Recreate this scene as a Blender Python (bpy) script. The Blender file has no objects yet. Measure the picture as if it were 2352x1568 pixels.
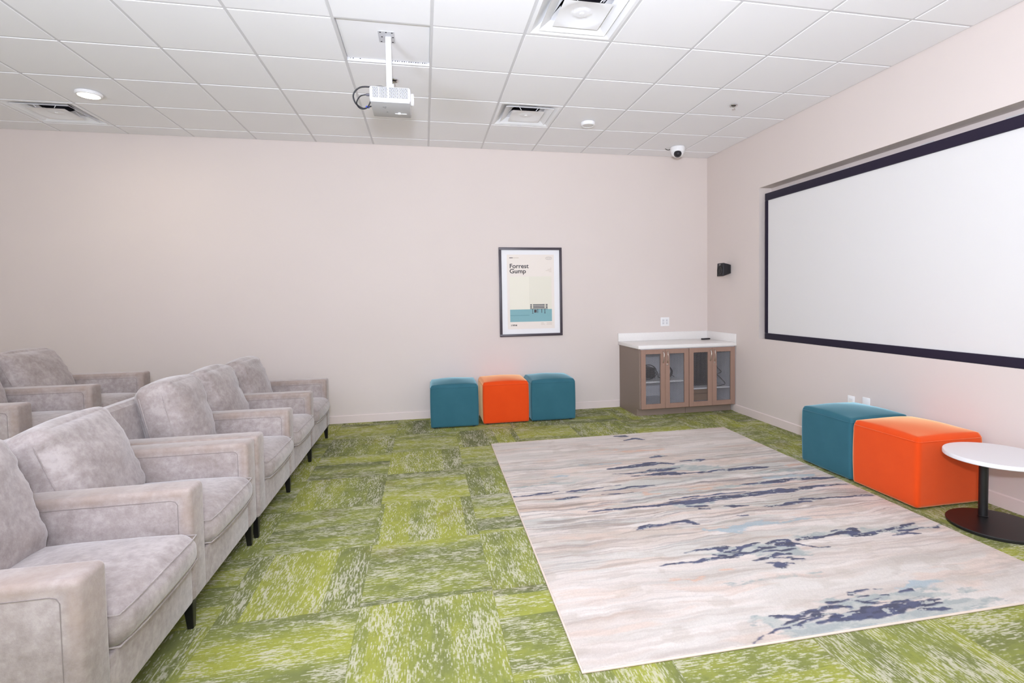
import bpy, bmesh, math, random
import numpy as np
from mathutils import Vector, Matrix, noise as mnoise
random.seed(7)
SC = bpy.context.scene
COL = SC.collection
R = math.radians

# ------------------------------------------------------------------ camera
ROOM_H, DEPTH, RIGHT = 3.158, 6.188, 3.618
LEFT, FRONT = -5.0, -3.6
T = 0.6096                       # ceiling / carpet module
GX, GY = 0.0873, 5.9144          # ceiling grid origin

cam_d = bpy.data.cameras.new('camera')
cam = bpy.data.objects.new('camera', cam_d)
COL.objects.link(cam)
f_px, cx, cy = 1194.71, 1219.66, 728.42
yaw, pitch, roll = -0.20182, -0.03797, 0.01528
cam_d.sensor_fit = 'HORIZONTAL'
cam_d.sensor_width = 36.0
cam_d.lens = f_px / 2352.0 * 36.0
cam_d.shift_x = -(cx - 1176.0) / 2352.0
cam_d.shift_y = (cy - 784.0) / 2352.0
cam_d.clip_start = 0.05
M = Matrix.Rotation(yaw, 3, 'Z') @ Matrix.Rotation(pitch, 3, 'X') @ Matrix.Rotation(roll, 3, 'Y')
right, fwd, up = M @ Vector((1, 0, 0)), M @ Vector((0, 1, 0)), M @ Vector((0, 0, 1))
mw = Matrix.Identity(4)
for r in range(3):
    mw[r][0], mw[r][1], mw[r][2] = right[r], up[r], -fwd[r]
mw[2][3] = 1.3976
cam.matrix_world = mw
SC.camera = cam

# ------------------------------------------------------------------ world, lights, exposure
SC.view_settings.view_transform = 'Standard'
SC.view_settings.look = 'None'
SC.view_settings.gamma = 1.0
SC.view_settings.use_curve_mapping = False
SC.view_settings.exposure = 0.09
SC.cycles.max_bounces = 10
SC.cycles.diffuse_bounces = 6
w = bpy.data.worlds.new('world'); SC.world = w; w.use_nodes = True
w.node_tree.nodes['Background'].inputs[0].default_value = (0.9, 0.95, 1.0, 1)
w.node_tree.nodes['Background'].inputs[1].default_value = 0.6

def area(name, loc, target, power, sx, sy, col, shape='RECTANGLE', spread=None):
    d = bpy.data.lights.new(name, 'AREA')
    d.shape, d.size, d.energy, d.color = shape, sx, power, col
    if shape in ('RECTANGLE', 'ELLIPSE'):
        d.size_y = sy
    if spread: d.spread = spread
    o = bpy.data.objects.new(name, d); COL.objects.link(o)
    o.location = loc
    o.rotation_euler = (Vector(target) - Vector(loc)).to_track_quat('-Z', 'Y').to_euler()
    return o
# the photographer's flash just above the camera
COOL = (0.77, 0.825, 1.0)
area('camera_flash', (-0.02, -0.12, 1.80), (2.1, 6, 3.0), 20, 0.10, 0.10, (0.95, 0.98, 1.0), 'DISK', R(120))
# flash bounced off the ceiling, then an added uplight filling the left side
area('bounce_light', (0.0, -0.25, 1.74), (0.5, 1.2, 3.2), 185, 0.22, 0.22, COOL, 'DISK')
area('bounce_light', (-2.4, -1.0, 0.95), (-2.4, -1.0, 3.2), 290, 1.0, 1.0, COOL, 'DISK')
# added fill light just inside the made-up window behind the camera
area('window_fill', (0.9, FRONT + 0.12, 1.55), (0.9, 6, 1.3), 42, 3.4, 1.9, (0.95, 0.98, 1.0))

# ------------------------------------------------------------------ material helpers
MATS = {}
def mat(name, col=(.8, .8, .8), rough=.6, metal=0.0, spec=None, build=None, sheen=0.0, tint=None, srough=.45):
    if name in MATS: return MATS[name]
    m = bpy.data.materials.new(name); m.use_nodes = True
    nt = m.node_tree; b = nt.nodes['Principled BSDF']
    b.inputs['Base Color'].default_value = (*col, 1)
    b.inputs['Roughness'].default_value = rough
    b.inputs['Metallic'].default_value = metal
    if spec is not None: b.inputs['Specular IOR Level'].default_value = spec
    if sheen: b.inputs['Sheen Weight'].default_value = sheen; b.inputs['Sheen Roughness'].default_value = srough
    if tint: b.inputs['Sheen Tint'].default_value = (*tint, 1)
    if build: build(nt, b)
    MATS[name] = m
    return m
def N(nt, typ, **kw):
    n = nt.nodes.new(typ)
    for k, v in kw.items():
        if k.startswith('i_'):
            key = k[2:]
            key = int(key) if key.isdigit() else key.replace('_', ' ')
            n.inputs[key].default_value = v
        else: setattr(n, k, v)
    return n
def L(nt, a, b): nt.links.new(a, b)
def math_(nt, op, a, b=None, c=None, clamp=False):
    n = nt.nodes.new('ShaderNodeMath'); n.operation = op; n.use_clamp = clamp
    for i, v in enumerate((a, b, c)):
        if v is None: continue
        if isinstance(v, (int, float)): n.inputs[i].default_value = v
        else: L(nt, v, n.inputs[i])
    return n.outputs[0]
def ramp(nt, fac, stops, interp='LINEAR'):
    n = nt.nodes.new('ShaderNodeValToRGB'); cr = n.color_ramp; cr.interpolation = interp
    while len(cr.elements) < len(stops): cr.elements.new(0.5)
    for e, (p, c) in zip(cr.elements, stops):
        e.position = p; e.color = (*c, 1) if len(c) == 3 else c
    L(nt, fac, n.inputs[0]); return n.outputs[0]
def mix(nt, fac, a, b, mode='MIX'):
    n = nt.nodes.new('ShaderNodeMix'); n.data_type = 'RGBA'; n.blend_type = mode
    for i, v in ((0, fac), (6, a), (7, b)):
        if isinstance(v, (int, float)): n.inputs[i].default_value = v
        elif isinstance(v, tuple): n.inputs[i].default_value = (*v, 1)
        else: L(nt, v, n.inputs[i])
    return n.outputs[2]
def noise(nt, vec, scale, detail=3, rough=.55, dim='3D'):
    n = nt.nodes.new('ShaderNodeTexNoise'); n.noise_dimensions = dim
    n.inputs['Scale'].default_value = scale; n.inputs['Detail'].default_value = detail
    n.inputs['Roughness'].default_value = rough
    if dim == '1D': L(nt, vec, n.inputs['W'])
    else: L(nt, vec, n.inputs['Vector'])
    return n.outputs[0]
def bump(nt, b, height, strength, dist=.002):
    n = nt.nodes.new('ShaderNodeBump'); n.inputs['Strength'].default_value = strength
    n.inputs['Distance'].default_value = dist
    L(nt, height, n.inputs['Height']); L(nt, n.outputs[0], b.inputs['Normal'])
def srgb(r, g, b):
    f = lambda c: (c / 255 / 12.92) if c / 255 <= .04045 else ((c / 255 + .055) / 1.055) ** 2.4
    return (f(r), f(g), f(b))

def wall_build(nt, b):
    p = N(nt, 'ShaderNodeNewGeometry').outputs['Position']
    n1 = noise(nt, p, 1.1, 2); n2 = noise(nt, p, 260, 2)
    c = mix(nt, n1, srgb(214, 203, 197), srgb(218, 207, 201))
    L(nt, c, b.inputs['Base Color']); bump(nt, b, n2, .12, .001)
M_wall = mat('wall_paint', rough=.65, spec=.25, build=wall_build)
M_base = mat('baseboard_paint', srgb(224, 210, 205), .4)
def ceil_build(nt, b):
    p = N(nt, 'ShaderNodeNewGeometry').outputs['Position']
    n1 = noise(nt, p, 350, 2); n2 = noise(nt, p, 1.6, 1)
    c = mix(nt, n2, srgb(236, 235, 236), srgb(240, 239, 240))
    L(nt, c, b.inputs['Base Color']); bump(nt, b, n1, .15, .001)
M_ceil = mat('ceiling_tile', rough=.8, spec=.2, build=ceil_build)
M_grid = mat('ceiling_grid_metal', srgb(208, 207, 208), .5)

def carpet_build(nt, b):
    P = N(nt, 'ShaderNodeNewGeometry').outputs['Position']
    sx = N(nt, 'ShaderNodeSeparateXYZ'); L(nt, P, sx.inputs[0])
    S = 0.6096
    gx = math_(nt, 'DIVIDE', math_(nt, 'ADD', sx.outputs[0], 0.32 + S * 40), S)
    gy = math_(nt, 'DIVIDE', math_(nt, 'ADD', sx.outputs[1], -1.822 + S * 40), S)
    ix, iy = math_(nt, 'FLOOR', gx), math_(nt, 'FLOOR', gy)
    fx, fy = math_(nt, 'SUBTRACT', gx, ix), math_(nt, 'SUBTRACT', gy, iy)
    par = math_(nt, 'FLOORED_MODULO', math_(nt, 'ADD', ix, iy), 2.0)   # 0: streaks along Y, 1: along X
    inv = math_(nt, 'SUBTRACT', 1.0, par)
    across = math_(nt, 'ADD', math_(nt, 'MULTIPLY', fx, inv), math_(nt, 'MULTIPLY', fy, par))
    along = math_(nt, 'ADD', math_(nt, 'MULTIPLY', fy, inv), math_(nt, 'MULTIPLY', fx, par))
    idv = N(nt, 'ShaderNodeCombineXYZ'); L(nt, ix, idv.inputs[0]); L(nt, iy, idv.inputs[1])
    wn = N(nt, 'ShaderNodeTexWhiteNoise', noise_dimensions='2D'); L(nt, idv.outputs[0], wn.inputs['Vector'])
    wc = N(nt, 'ShaderNodeSeparateColor'); L(nt, wn.outputs['Color'], wc.inputs[0])
    rnd, rnd2 = wc.outputs[0], wc.outputs[1]
    # band index across the yarn direction, a little ragged
    v3 = N(nt, 'ShaderNodeCombineXYZ')
    L(nt, math_(nt, 'MULTIPLY', along, 5.0), v3.inputs[0]); L(nt, math_(nt, 'MULTIPLY', across, 9.0), v3.inputs[1])
    L(nt, math_(nt, 'MULTIPLY', rnd, 37.0), v3.inputs[2])
    soft = noise(nt, v3.outputs[0], 1.0, 2)
    # yarn bands: stepped blocks across the tile, a few per tile, with a soft drift inside
    cell = math_(nt, 'FLOOR', math_(nt, 'ADD', math_(nt, 'MULTIPLY', across, 3.6), math_(nt, 'MULTIPLY', rnd2, 3.0)))
    wb = N(nt, 'ShaderNodeTexWhiteNoise', noise_dimensions='2D'); cv = N(nt, 'ShaderNodeCombineXYZ')
    L(nt, math_(nt, 'ADD', cell, math_(nt, 'MULTIPLY', ix, 13.0)), cv.inputs[0]); L(nt, math_(nt, 'MULTIPLY', iy, 7.0), cv.inputs[1])
    L(nt, cv.outputs[0], wb.inputs['Vector'])
    bw = math_(nt, 'ADD', math_(nt, 'MULTIPLY', across, 2.2), math_(nt, 'MULTIPLY', rnd, 91.0))
    band = noise(nt, bw, 1.0, 1.5, .6, '1D')
    bandv = math_(nt, 'ADD', math_(nt, 'ADD', math_(nt, 'MULTIPLY', wb.outputs[0], .26), .37), math_(nt, 'ADD', math_(nt, 'MULTIPLY', math_(nt, 'SUBTRACT', soft, .5), .30), math_(nt, 'MULTIPLY', math_(nt, 'SUBTRACT', band, .5), .35)))
    col = ramp(nt, bandv, [(.30, srgb(108, 112, 76)), (.42, srgb(121, 126, 76)), (.50, srgb(134, 140, 75)), (.57, srgb(146, 150, 74)), (.68, srgb(158, 161, 74))])
    # ribs and cream flecks
    v1 = N(nt, 'ShaderNodeCombineXYZ')
    L(nt, math_(nt, 'MULTIPLY', along, 15.0), v1.inputs[0]); L(nt, math_(nt, 'MULTIPLY', math_(nt, 'FLOOR', math_(nt, 'MULTIPLY', across, 122.0)), 3.37), v1.inputs[1])
    L(nt, math_(nt, 'MULTIPLY', rnd, 53.0), v1.inputs[2])
    fl = noise(nt, v1.outputs[0], 1.0, 3, .6)
    v2 = N(nt, 'ShaderNodeCombineXYZ')
    L(nt, math_(nt, 'MULTIPLY', along, 3.2), v2.inputs[0]); L(nt, math_(nt, 'MULTIPLY', across, 7.0), v2.inputs[1])
    L(nt, math_(nt, 'MULTIPLY', rnd2, 71.0), v2.inputs[2])
    dens = noise(nt, v2.outputs[0], 1.0, 2)
    fleck = math_(nt, 'MULTIPLY', math_(nt, 'SUBTRACT', math_(nt, 'ADD', fl, math_(nt, 'MULTIPLY', math_(nt, 'SUBTRACT', dens, .5), .46)), .50), 8.0, clamp=True)
    col = mix(nt, math_(nt, 'MULTIPLY', fleck, .70), col, srgb(206, 200, 180))
    dk = math_(nt, 'MULTIPLY', math_(nt, 'SUBTRACT', .42, fl), 6.0, clamp=True)
    col = mix(nt, math_(nt, 'MULTIPLY', dk, .35), col, srgb(84, 90, 50))
    st = noise(nt, P, 2.3, 3)
    col = mix(nt, math_(nt, 'MULTIPLY', math_(nt, 'SUBTRACT', st, .60), 3.0, clamp=True), col, srgb(110, 96, 62))
    # seams between tiles
    ex = math_(nt, 'MINIMUM', math_(nt, 'MINIMUM', fx, math_(nt, 'SUBTRACT', 1.0, fx)), math_(nt, 'MINIMUM', fy, math_(nt, 'SUBTRACT', 1.0, fy)))
    seam = math_(nt, 'LESS_THAN', ex, .0028)
    col = mix(nt, math_(nt, 'MULTIPLY', seam, .2), col, srgb(84, 88, 46))
    L(nt, col, b.inputs['Base Color'])
    rib = math_(nt, 'SINE', math_(nt, 'MULTIPLY', across, 6.2832 * 122))
    hgt = math_(nt, 'ADD', math_(nt, 'MULTIPLY', rib, .25), math_(nt, 'ADD', fl, noise(nt, P, 420, 2)))
    bump(nt, b, hgt, .5, .003)
M_carpet = mat('carpet_tiles', rough=.95, spec=.1, build=carpet_build)

def suede(nt, b):
    tc = N(nt, 'ShaderNodeTexCoord').outputs['Object']
    oi = N(nt, 'ShaderNodeObjectInfo').outputs['Random']
    mp = N(nt, 'ShaderNodeVectorMath', operation='ADD'); L(nt, tc, mp.inputs[0])
    cb = N(nt, 'ShaderNodeCombineXYZ'); L(nt, math_(nt, 'MULTIPLY', oi, 40.0), cb.inputs[0]); L(nt, math_(nt, 'MULTIPLY', oi, 23.0), cb.inputs[2])
    L(nt, cb.outputs[0], mp.inputs[1]); v = mp.outputs[0]
    big = noise(nt, v, 5, 4, .6); md = noise(nt, v, 30, 5, .7); fine = noise(nt, v, 420, 2)
    f = math_(nt, 'ADD', math_(nt, 'MULTIPLY', big, .45), math_(nt, 'MULTIPLY', md, .55))
    c = ramp(nt, f, [(.36, srgb(145, 134, 129)), (.5, srgb(164, 153, 149)), (.62, srgb(180, 170, 166))])
    gr = noise(nt, v, 3.1, 3)
    c = mix(nt, math_(nt, 'MULTIPLY', math_(nt, 'SUBTRACT', gr, .56), 2.4, clamp=True), c, srgb(146, 130, 120))
    L(nt, c, b.inputs['Base Color']); bump(nt, b, math_(nt, 'ADD', fine, math_(nt, 'MULTIPLY', md, 3.0)), .22, .003)
M_suede = mat('grey_suede', rough=.9, spec=.15, sheen=.5, srough=.4, build=suede)
def suede_arm(nt, b):
    suede(nt, b)
    c0 = b.inputs['Base Color'].links[0].from_socket
    tc = N(nt, 'ShaderNodeTexCoord').outputs['Object']
    sx = N(nt, 'ShaderNodeSeparateXYZ'); L(nt, tc, sx.inputs[0])
    top = math_(nt, 'MULTIPLY', math_(nt, 'SUBTRACT', sx.outputs[2], .565), 40.0, clamp=True)
    frt = math_(nt, 'MULTIPLY', math_(nt, 'MULTIPLY', math_(nt, 'SUBTRACT', sx.outputs[0], -.05), 40.0, clamp=True), math_(nt, 'MULTIPLY', math_(nt, 'SUBTRACT', sx.outputs[2], .25), 4.0, clamp=True))
    n_ = noise(nt, tc, 7, 4)
    m = math_(nt, 'MULTIPLY', math_(nt, 'MAXIMUM', top, frt), math_(nt, 'MULTIPLY', n_, .9))
    L(nt, mix(nt, m, c0, srgb(158, 138, 124)), b.inputs['Base Color'])
M_suede_arm = mat('grey_suede_worn', rough=.9, spec=.15, sheen=.45, srough=.4, build=suede_arm)
M_seam = mat('suede_seam', srgb(140, 130, 127), .9, spec=.1)
def velvet(c1, c2):
    def g(nt, b):
        tc = N(nt, 'ShaderNodeTexCoord').outputs['Object']
        a = noise(nt, tc, 5, 3); fi = noise(nt, tc, 300, 2)
        L(nt, mix(nt, a, c1, c2), b.inputs['Base Color']); bump(nt, b, fi, .15, .001)
    return g
M_teal = mat('teal_velvet', rough=.85, spec=.15, sheen=.7, srough=.35, tint=(.55, .9, 1), build=velvet(srgb(44, 92, 104), srgb(58, 106, 120)))
M_orange = mat('orange_velvet', rough=.85, spec=.15, sheen=1.0, srough=.42, tint=(1, .7, .38), build=velvet(srgb(212, 64, 14), srgb(224, 76, 22)))
M_black = mat('black_metal', srgb(24, 23, 24), .38)
M_blackleg = mat('black_wood', srgb(20, 19, 20), .3)
M_blackpl = mat('black_plastic', srgb(30, 29, 34), .5)
M_white = mat('white_plastic', srgb(236, 236, 236), .4)
M_whitem = mat('white_metal', srgb(234, 234, 235), .35)
M_lam = mat('white_laminate', srgb(222, 220, 221), .3)
def quartz(nt, b):
    P = N(nt, 'ShaderNodeNewGeometry').outputs['Position']
    a = noise(nt, P, 140, 3)
    L(nt, mix(nt, a, srgb(226, 222, 218), srgb(238, 236, 233)), b.inputs['Base Color'])
M_quartz = mat('white_quartz', rough=.3, build=quartz)
def woodp(nt, b):
    P = N(nt, 'ShaderNodeNewGeometry').outputs['Position']
    mp = N(nt, 'ShaderNodeMapping'); mp.inputs['Scale'].default_value = (30, 30, 2); L(nt, P, mp.inputs[0])
    a = noise(nt, mp.outputs[0], 1, 4)
    L(nt, mix(nt, a, srgb(146, 116, 102), srgb(158, 128, 113)), b.inputs['Base Color'])
M_taupe = mat('taupe_laminate', rough=.45, build=woodp)
M_side = mat('taupe_panel', srgb(134, 117, 106), .5)
M_inner = mat('white_melamine', srgb(232, 232, 236), .5)
M_nickel = mat('brushed_nickel', srgb(205, 198, 190), .28, 1.0)
M_chrome = mat('chrome', srgb(215, 213, 212), .2, 1.0)
M_mesh = mat('grey_wire_mesh', srgb(128, 124, 126), .45, .3)
M_screen = mat('screen_fabric', srgb(220, 218, 216), .85, spec=.1)
M_felt = mat('black_felt', srgb(44, 38, 52), .95, spec=.08, sheen=.1)
M_duct = mat('galvanised_duct', srgb(96, 92, 96), .4, .8)
M_dark = mat('dark_cavity', srgb(34, 30, 34), .8)
M_card = mat('cardboard', srgb(176, 142, 110), .85)
def glow(nt, b):
    b.inputs['Emission Color'].default_value = (1.0, .86, .68, 1); b.inputs['Emission Strength'].default_value = 14
M_glow = mat('lamp_diffuser', (1, .95, .9), .5, build=glow)

# ------------------------------------------------------------------ geometry helpers
def link(name, bm, m, parent=None, smooth=None, loc=None, rot=None):
    me = bpy.data.meshes.new(name)
    bmesh.ops.recalc_face_normals(bm, faces=bm.faces[:])
    bm.to_mesh(me); bm.free()
    if m is not None: me.materials.append(m)
    if smooth is not None:
        me.polygons.foreach_set('use_smooth', [True] * len(me.polygons))
        if smooth < 180: me.set_sharp_from_angle(angle=R(smooth))
    o = bpy.data.objects.new(name, me); COL.objects.link(o)
    if parent is not None: o.parent = parent
    if loc is not None: o.location = loc
    if rot is not None: o.rotation_euler = rot
    return o
def thing(name, label, cat, loc=(0, 0, 0), rz=0, group=None):
    o = bpy.data.objects.new(name, None); COL.objects.link(o)
    o.empty_display_size = .1; o.location = loc; o.rotation_euler = (0, 0, rz)
    return tag(o, label, cat, group)
def tag(o, label, cat, group=None):
    o['label'] = label; o['category'] = cat
    if group: o['group'] = group
    return o
def struct(o): o['kind'] = 'structure'; return o
def box(bm, a, b, bev=0, seg=2):
    r = bmesh.ops.create_cube(bm, size=1)
    vs = r['verts']
    for v in vs:
        v.co = Vector(((a[i] + b[i]) / 2 + v.co[i] * abs(b[i] - a[i]) for i in range(3)))
    if bev:
        es = list({e for v in vs for e in v.link_edges})
        bmesh.ops.bevel(bm, geom=es, offset=bev, segments=seg, profile=.5, affect='EDGES')
    return bm
def nbox(a, b, bev=0, seg=2):
    return box(bmesh.new(), a, b, bev, seg)
def prism(bm, pts, axis, a, b):
    """extrude a polygon (2-D points) along an axis from a to b"""
    def mk(p, t):
        if axis == 0: return (t, p[0], p[1])
        if axis == 1: return (p[0], t, p[1])
        return (p[0], p[1], t)
    v0 = [bm.verts.new(mk(p, a)) for p in pts]; v1 = [bm.verts.new(mk(p, b)) for p in pts]
    n = len(pts)
    bm.faces.new(v0); bm.faces.new(v1[::-1])
    for i in range(n): bm.faces.new((v0[i], v1[i], v1[(i + 1) % n], v0[(i + 1) % n]))
    return bm
def lathe(bm, prof, seg=32, center=(0, 0, 0), axis='Z', caps=True):
    rings = []
    for r_, z_ in prof:
        ring = []
        for k in range(seg):
            t = 2 * math.pi * k / seg
            p = (r_ * math.cos(t), r_ * math.sin(t), z_)
            if axis == 'X': p = (p[2], p[0], p[1])
            if axis == 'Y': p = (p[0], p[2], p[1])
            ring.append(bm.verts.new(Vector(p) + Vector(center)))
        rings.append(ring)
    for a, b in zip(rings, rings[1:]):
        for k in range(seg): bm.faces.new((a[k], a[(k + 1) % seg], b[(k + 1) % seg], b[k]))
    if caps:
        bm.faces.new(rings[0][::-1]); bm.faces.new(rings[-1])
    return bm
def tube(bm, pts, rad, seg=8, closed=False):
    P = [Vector(p) for p in pts]; n = len(P); rings = []
    upv = None
    for i in range(n):
        a = P[i - 1] if (i > 0 or closed) else P[i]
        c = P[(i + 1) % n] if (i < n - 1 or closed) else P[i]
        d = (c - a).normalized()
        if upv is None:
            upv = Vector((0, 0, 1)) if abs(d.z) < .9 else Vector((1, 0, 0))
        s = d.cross(upv)
        if s.length < 1e-4: s = d.cross(Vector((1, .3, 0)))
        s.normalize(); u = s.cross(d).normalized(); upv = u
        rr = rad[i] if isinstance(rad, (list, tuple)) else rad
        rings.append([bm.verts.new(P[i] + (s * math.cos(2 * math.pi * k / seg) + u * math.sin(2 * math.pi * k / seg)) * rr) for k in range(seg)])
    m = n if closed else n - 1
    for i in range(m):
        a, b = rings[i], rings[(i + 1) % n]
        for k in range(seg): bm.faces.new((a[k], a[(k + 1) % seg], b[(k + 1) % seg], b[k]))
    if not closed:
        bm.faces.new(rings[0][::-1]); bm.faces.new(rings[-1])
    return bm
def smooth_path(pts, n=8):
    P = [Vector(p) for p in pts]; out = []
    for i in range(len(P) - 1):
        p0, p1, p2, p3 = P[max(i - 1, 0)], P[i], P[i + 1], P[min(i + 2, len(P) - 1)]
        for k in range(n):
            t = k / n
            out.append(.5 * ((2 * p1) + (p2 - p0) * t + (2 * p0 - 5 * p1 + 4 * p2 - p3) * t * t + (3 * p1 - p0 - 3 * p2 + p3) * t ** 3))
    out.append(P[-1]); return out
def cushion(size, rad, crown, seed, div=22, wrinkle=.006, axis=0, fwd_only=False, corner=.0):
    """soft box centred on the origin; crown = (x, y, z) outward bulge of the faces"""
    bm = bmesh.new()
    bmesh.ops.create_cube(bm, size=2)
    bmesh.ops.subdivide_edges(bm, edges=bm.edges[:], cuts=div, use_grid_fill=True)
    hx, hy, hz = (s / 2 for s in size)
    H = (hx, hy, hz)
    for v in bm.verts:
        u = [math.sin(c * math.pi / 2) if abs(c) < 1 else c for c in v.co]
        u = [.45 * a + .55 * c for a, c in zip(u, v.co)]
        p = Vector((u[i] * H[i] for i in range(3)))
        inner = Vector((max(-H[i] + rad, min(H[i] - rad, p[i])) for i in range(3)))
        d = p - inner
        if d.length > 1e-6:
            q = inner + d.normalized() * rad
        else: q = p
        c = Vector(v.co)
        for i in range(3):
            j, k = (i + 1) % 3, (i + 2) % 3
            if abs(c[i]) > .999 or True:
                s = c[i]
                q[i] += crown[i] * s * (1 - u[j] ** 2) * (1 - u[k] ** 2)
        nz = mnoise.noise(Vector((q.x * 7 + seed, q.y * 5, q.z * 9 + seed * 3)))
        n2 = mnoise.noise(Vector((q.x * 3, q.y * 4 + seed, q.z * 26)))
        edge = max(abs(u[1]), abs(u[2])) if axis == 0 else max(abs(u[0]), abs(u[1]))
        q[axis] += wrinkle * (nz + n2 * .8 * edge ** 2) * (1 if c[axis] > -.5 else .3)
        v.co = q
    return bm

# ------------------------------------------------------------------ room
bm = nbox((LEFT - .1, FRONT - .1, -.08), (RIGHT + .3, DEPTH + .1, 0))
struct(link('floor', bm, M_carpet))
bm = nbox((LEFT - .1, DEPTH, 0), (RIGHT, DEPTH + .1, ROOM_H + .25)); struct(link('wall_back', bm, M_wall))
bm = nbox((LEFT - .1, FRONT, 0), (LEFT, DEPTH, ROOM_H + .25)); struct(link('wall_left', bm, M_wall))
# wall with the screen niche
NY0, NY1, NZ0, NZ1, ND = 2.20, 5.12, .908, 2.556, .15
bm = bmesh.new()
X0, X1 = RIGHT, RIGHT + .25
for a, b in (((X0, FRONT, 0), (X1, DEPTH + .1, NZ0)), ((X0, FRONT, NZ1), (X1, DEPTH + .1, ROOM_H + .25)),
             ((X0, FRONT, NZ0), (X1, NY0, NZ1)), ((X0, NY1, NZ0), (X1, DEPTH + .1, NZ1)), ((X0 + ND, NY0, NZ0), (X1, NY1, NZ1))):
    box(bm, a, b)
struct(link('wall_right', bm, M_wall))
# unseen wall behind the camera; its window opening is added for the light
bm = bmesh.new()
WX0, WX1, WZ0, WZ1 = -.9, 2.7, .5, 2.6
for a, b in (((LEFT - .1, FRONT - .1, 0), (RIGHT + .25, FRONT, WZ0)), ((LEFT - .1, FRONT - .1, WZ1), (RIGHT + .25, FRONT, ROOM_H + .25)),
             ((LEFT - .1, FRONT - .1, WZ0), (WX0, FRONT, WZ1)), ((WX1, FRONT - .1, WZ0), (RIGHT + .25, FRONT, WZ1))):
    box(bm, a, b)
struct(link('wall_front', bm, M_wall))
win = struct(bpy.data.objects.new('added_window_1', None)); COL.objects.link(win); win.location = ((WX0 + WX1) / 2, FRONT - .05, WZ0)  # added window, made up to go with the fill light
bm = bmesh.new(); hw, hh = (WX1 - WX0) / 2, WZ1 - WZ0
for a, b in (((-hw, -.03, 0), (hw, .03, .06)), ((-hw, -.03, hh - .06), (hw, .03, hh)), ((-hw, -.03, 0), (-hw + .06, .03, hh)), ((hw - .06, -.03, 0), (hw, .03, hh)), ((-.03, -.03, 0), (.03, .03, hh))):
    box(bm, a, b)
link('added_window_frame', bm, M_whitem, win)
def glassb(nt, b): b.inputs['Transmission Weight'].default_value = 1.0
M_glass = mat('added_window_glass', (1, 1, 1), .0, build=glassb)
link('added_window_pane', nbox((-hw + .06, -.004, .06), (hw - .06, .004, hh - .06)), M_glass, win)

# baseboards
BH = .089
def baseprof(o): return [(0, 0), (o, 0), (o, BH - .006), (o * .5, BH), (0, BH)]
bm = prism(bmesh.new(), [(DEPTH - p[0], p[1]) for p in baseprof(.012)], 0, LEFT, 2.39); struct(link('baseboard_back', bm, M_base))
bm = prism(bmesh.new(), [(RIGHT - p[0], p[1]) for p in baseprof(.012)], 1, FRONT, 5.585); struct(link('baseboard_right', bm, M_base))
bm = prism(bmesh.new(), [(LEFT + p[0], p[1]) for p in baseprof(.012)], 1, FRONT, DEPTH); struct(link('baseboard_left', bm, M_base))

# raised platform under the rear row
RISE = .183
struct(link('platform', nbox((LEFT, FRONT, 0), (-1.96, DEPTH - .013, RISE), .008), M_carpet))

# suspended ceiling: square-edged tiles dropped a little below the grid
SPECIAL = {(7, 2): 'd', (7, 5): 'd', (0, 1): 'd', (5, 4): 'p'}   # diffusers, projector panel
bm = bmesh.new(); bmg = bmesh.new()
def quad(b, pts): b.faces.new([b.verts.new(p) for p in pts])
for i in range(-3, 13):
    x0, x1 = GX + (i - 6) * T, GX + (i - 5) * T
    for j in range(-1, 15):
        y1 = GY - (j - 1) * T; y0 = y1 - T            # row j lies between row lines j and j+1
        a0, a1, b0, b1 = max(x0, LEFT), min(x1, RIGHT), max(y0, FRONT), min(y1, DEPTH)
        if a1 - a0 < .03 or b1 - b0 < .03: continue
        g = .0095
        def rng(ins, z):
            # tile edges that meet a wall rest on the wall angle
            return [(a0 + ins, b0 + ins, z), (a1 - ins, b0 + ins, z), (a1 - ins, b1 - ins, z), (a0 + ins, b1 - ins, z)]
        outer, mid, face = rng(0, ROOM_H), rng(g, ROOM_H), rng(g + .0025, ROOM_H - .0036)
        for k in range(4): quad(bmg, (outer[k], outer[(k + 1) % 4], mid[(k + 1) % 4], mid[k]))
        sp = SPECIAL.get((i, j))
        if sp is None:
            for k in range(4): quad(bm, (mid[k], mid[(k + 1) % 4], face[(k + 1) % 4], face[k]))
            quad(bm, face)
        elif sp == 'p':
            up_ = rng(g, ROOM_H + .045)
            for k in range(4): quad(bmg, (mid[k], mid[(k + 1) % 4], up_[(k + 1) % 4], up_[k]))
bmesh.ops.remove_doubles(bm, verts=bm.verts[:], dist=1e-5)
ce = struct(link('ceiling', bm, M_ceil))
grid = link('ceiling_grid', bmg, M_grid, ce)
px0, px1 = GX - T, GX; py1 = GY - 3 * T; py0 = py1 - T
link('ceiling_panel', nbox((px0 + .012, py0 + .012, ROOM_H + .022), (px1 - .012, py1 - .012, ROOM_H + .034), .002), M_ceil, ce)
bm = bmesh.new()
for k in range(34):
    xx = px0 + .03 + k * (T - .06) / 33
    if k in (0, 1, 4) or k > 15: box(bm, (xx, py1 - .0115, ROOM_H + .017), (xx + (.008 if k % 3 else .004), py1 - .0095, ROOM_H + .0215))
link('grid_slots', bm, M_dark, ce)

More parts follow.
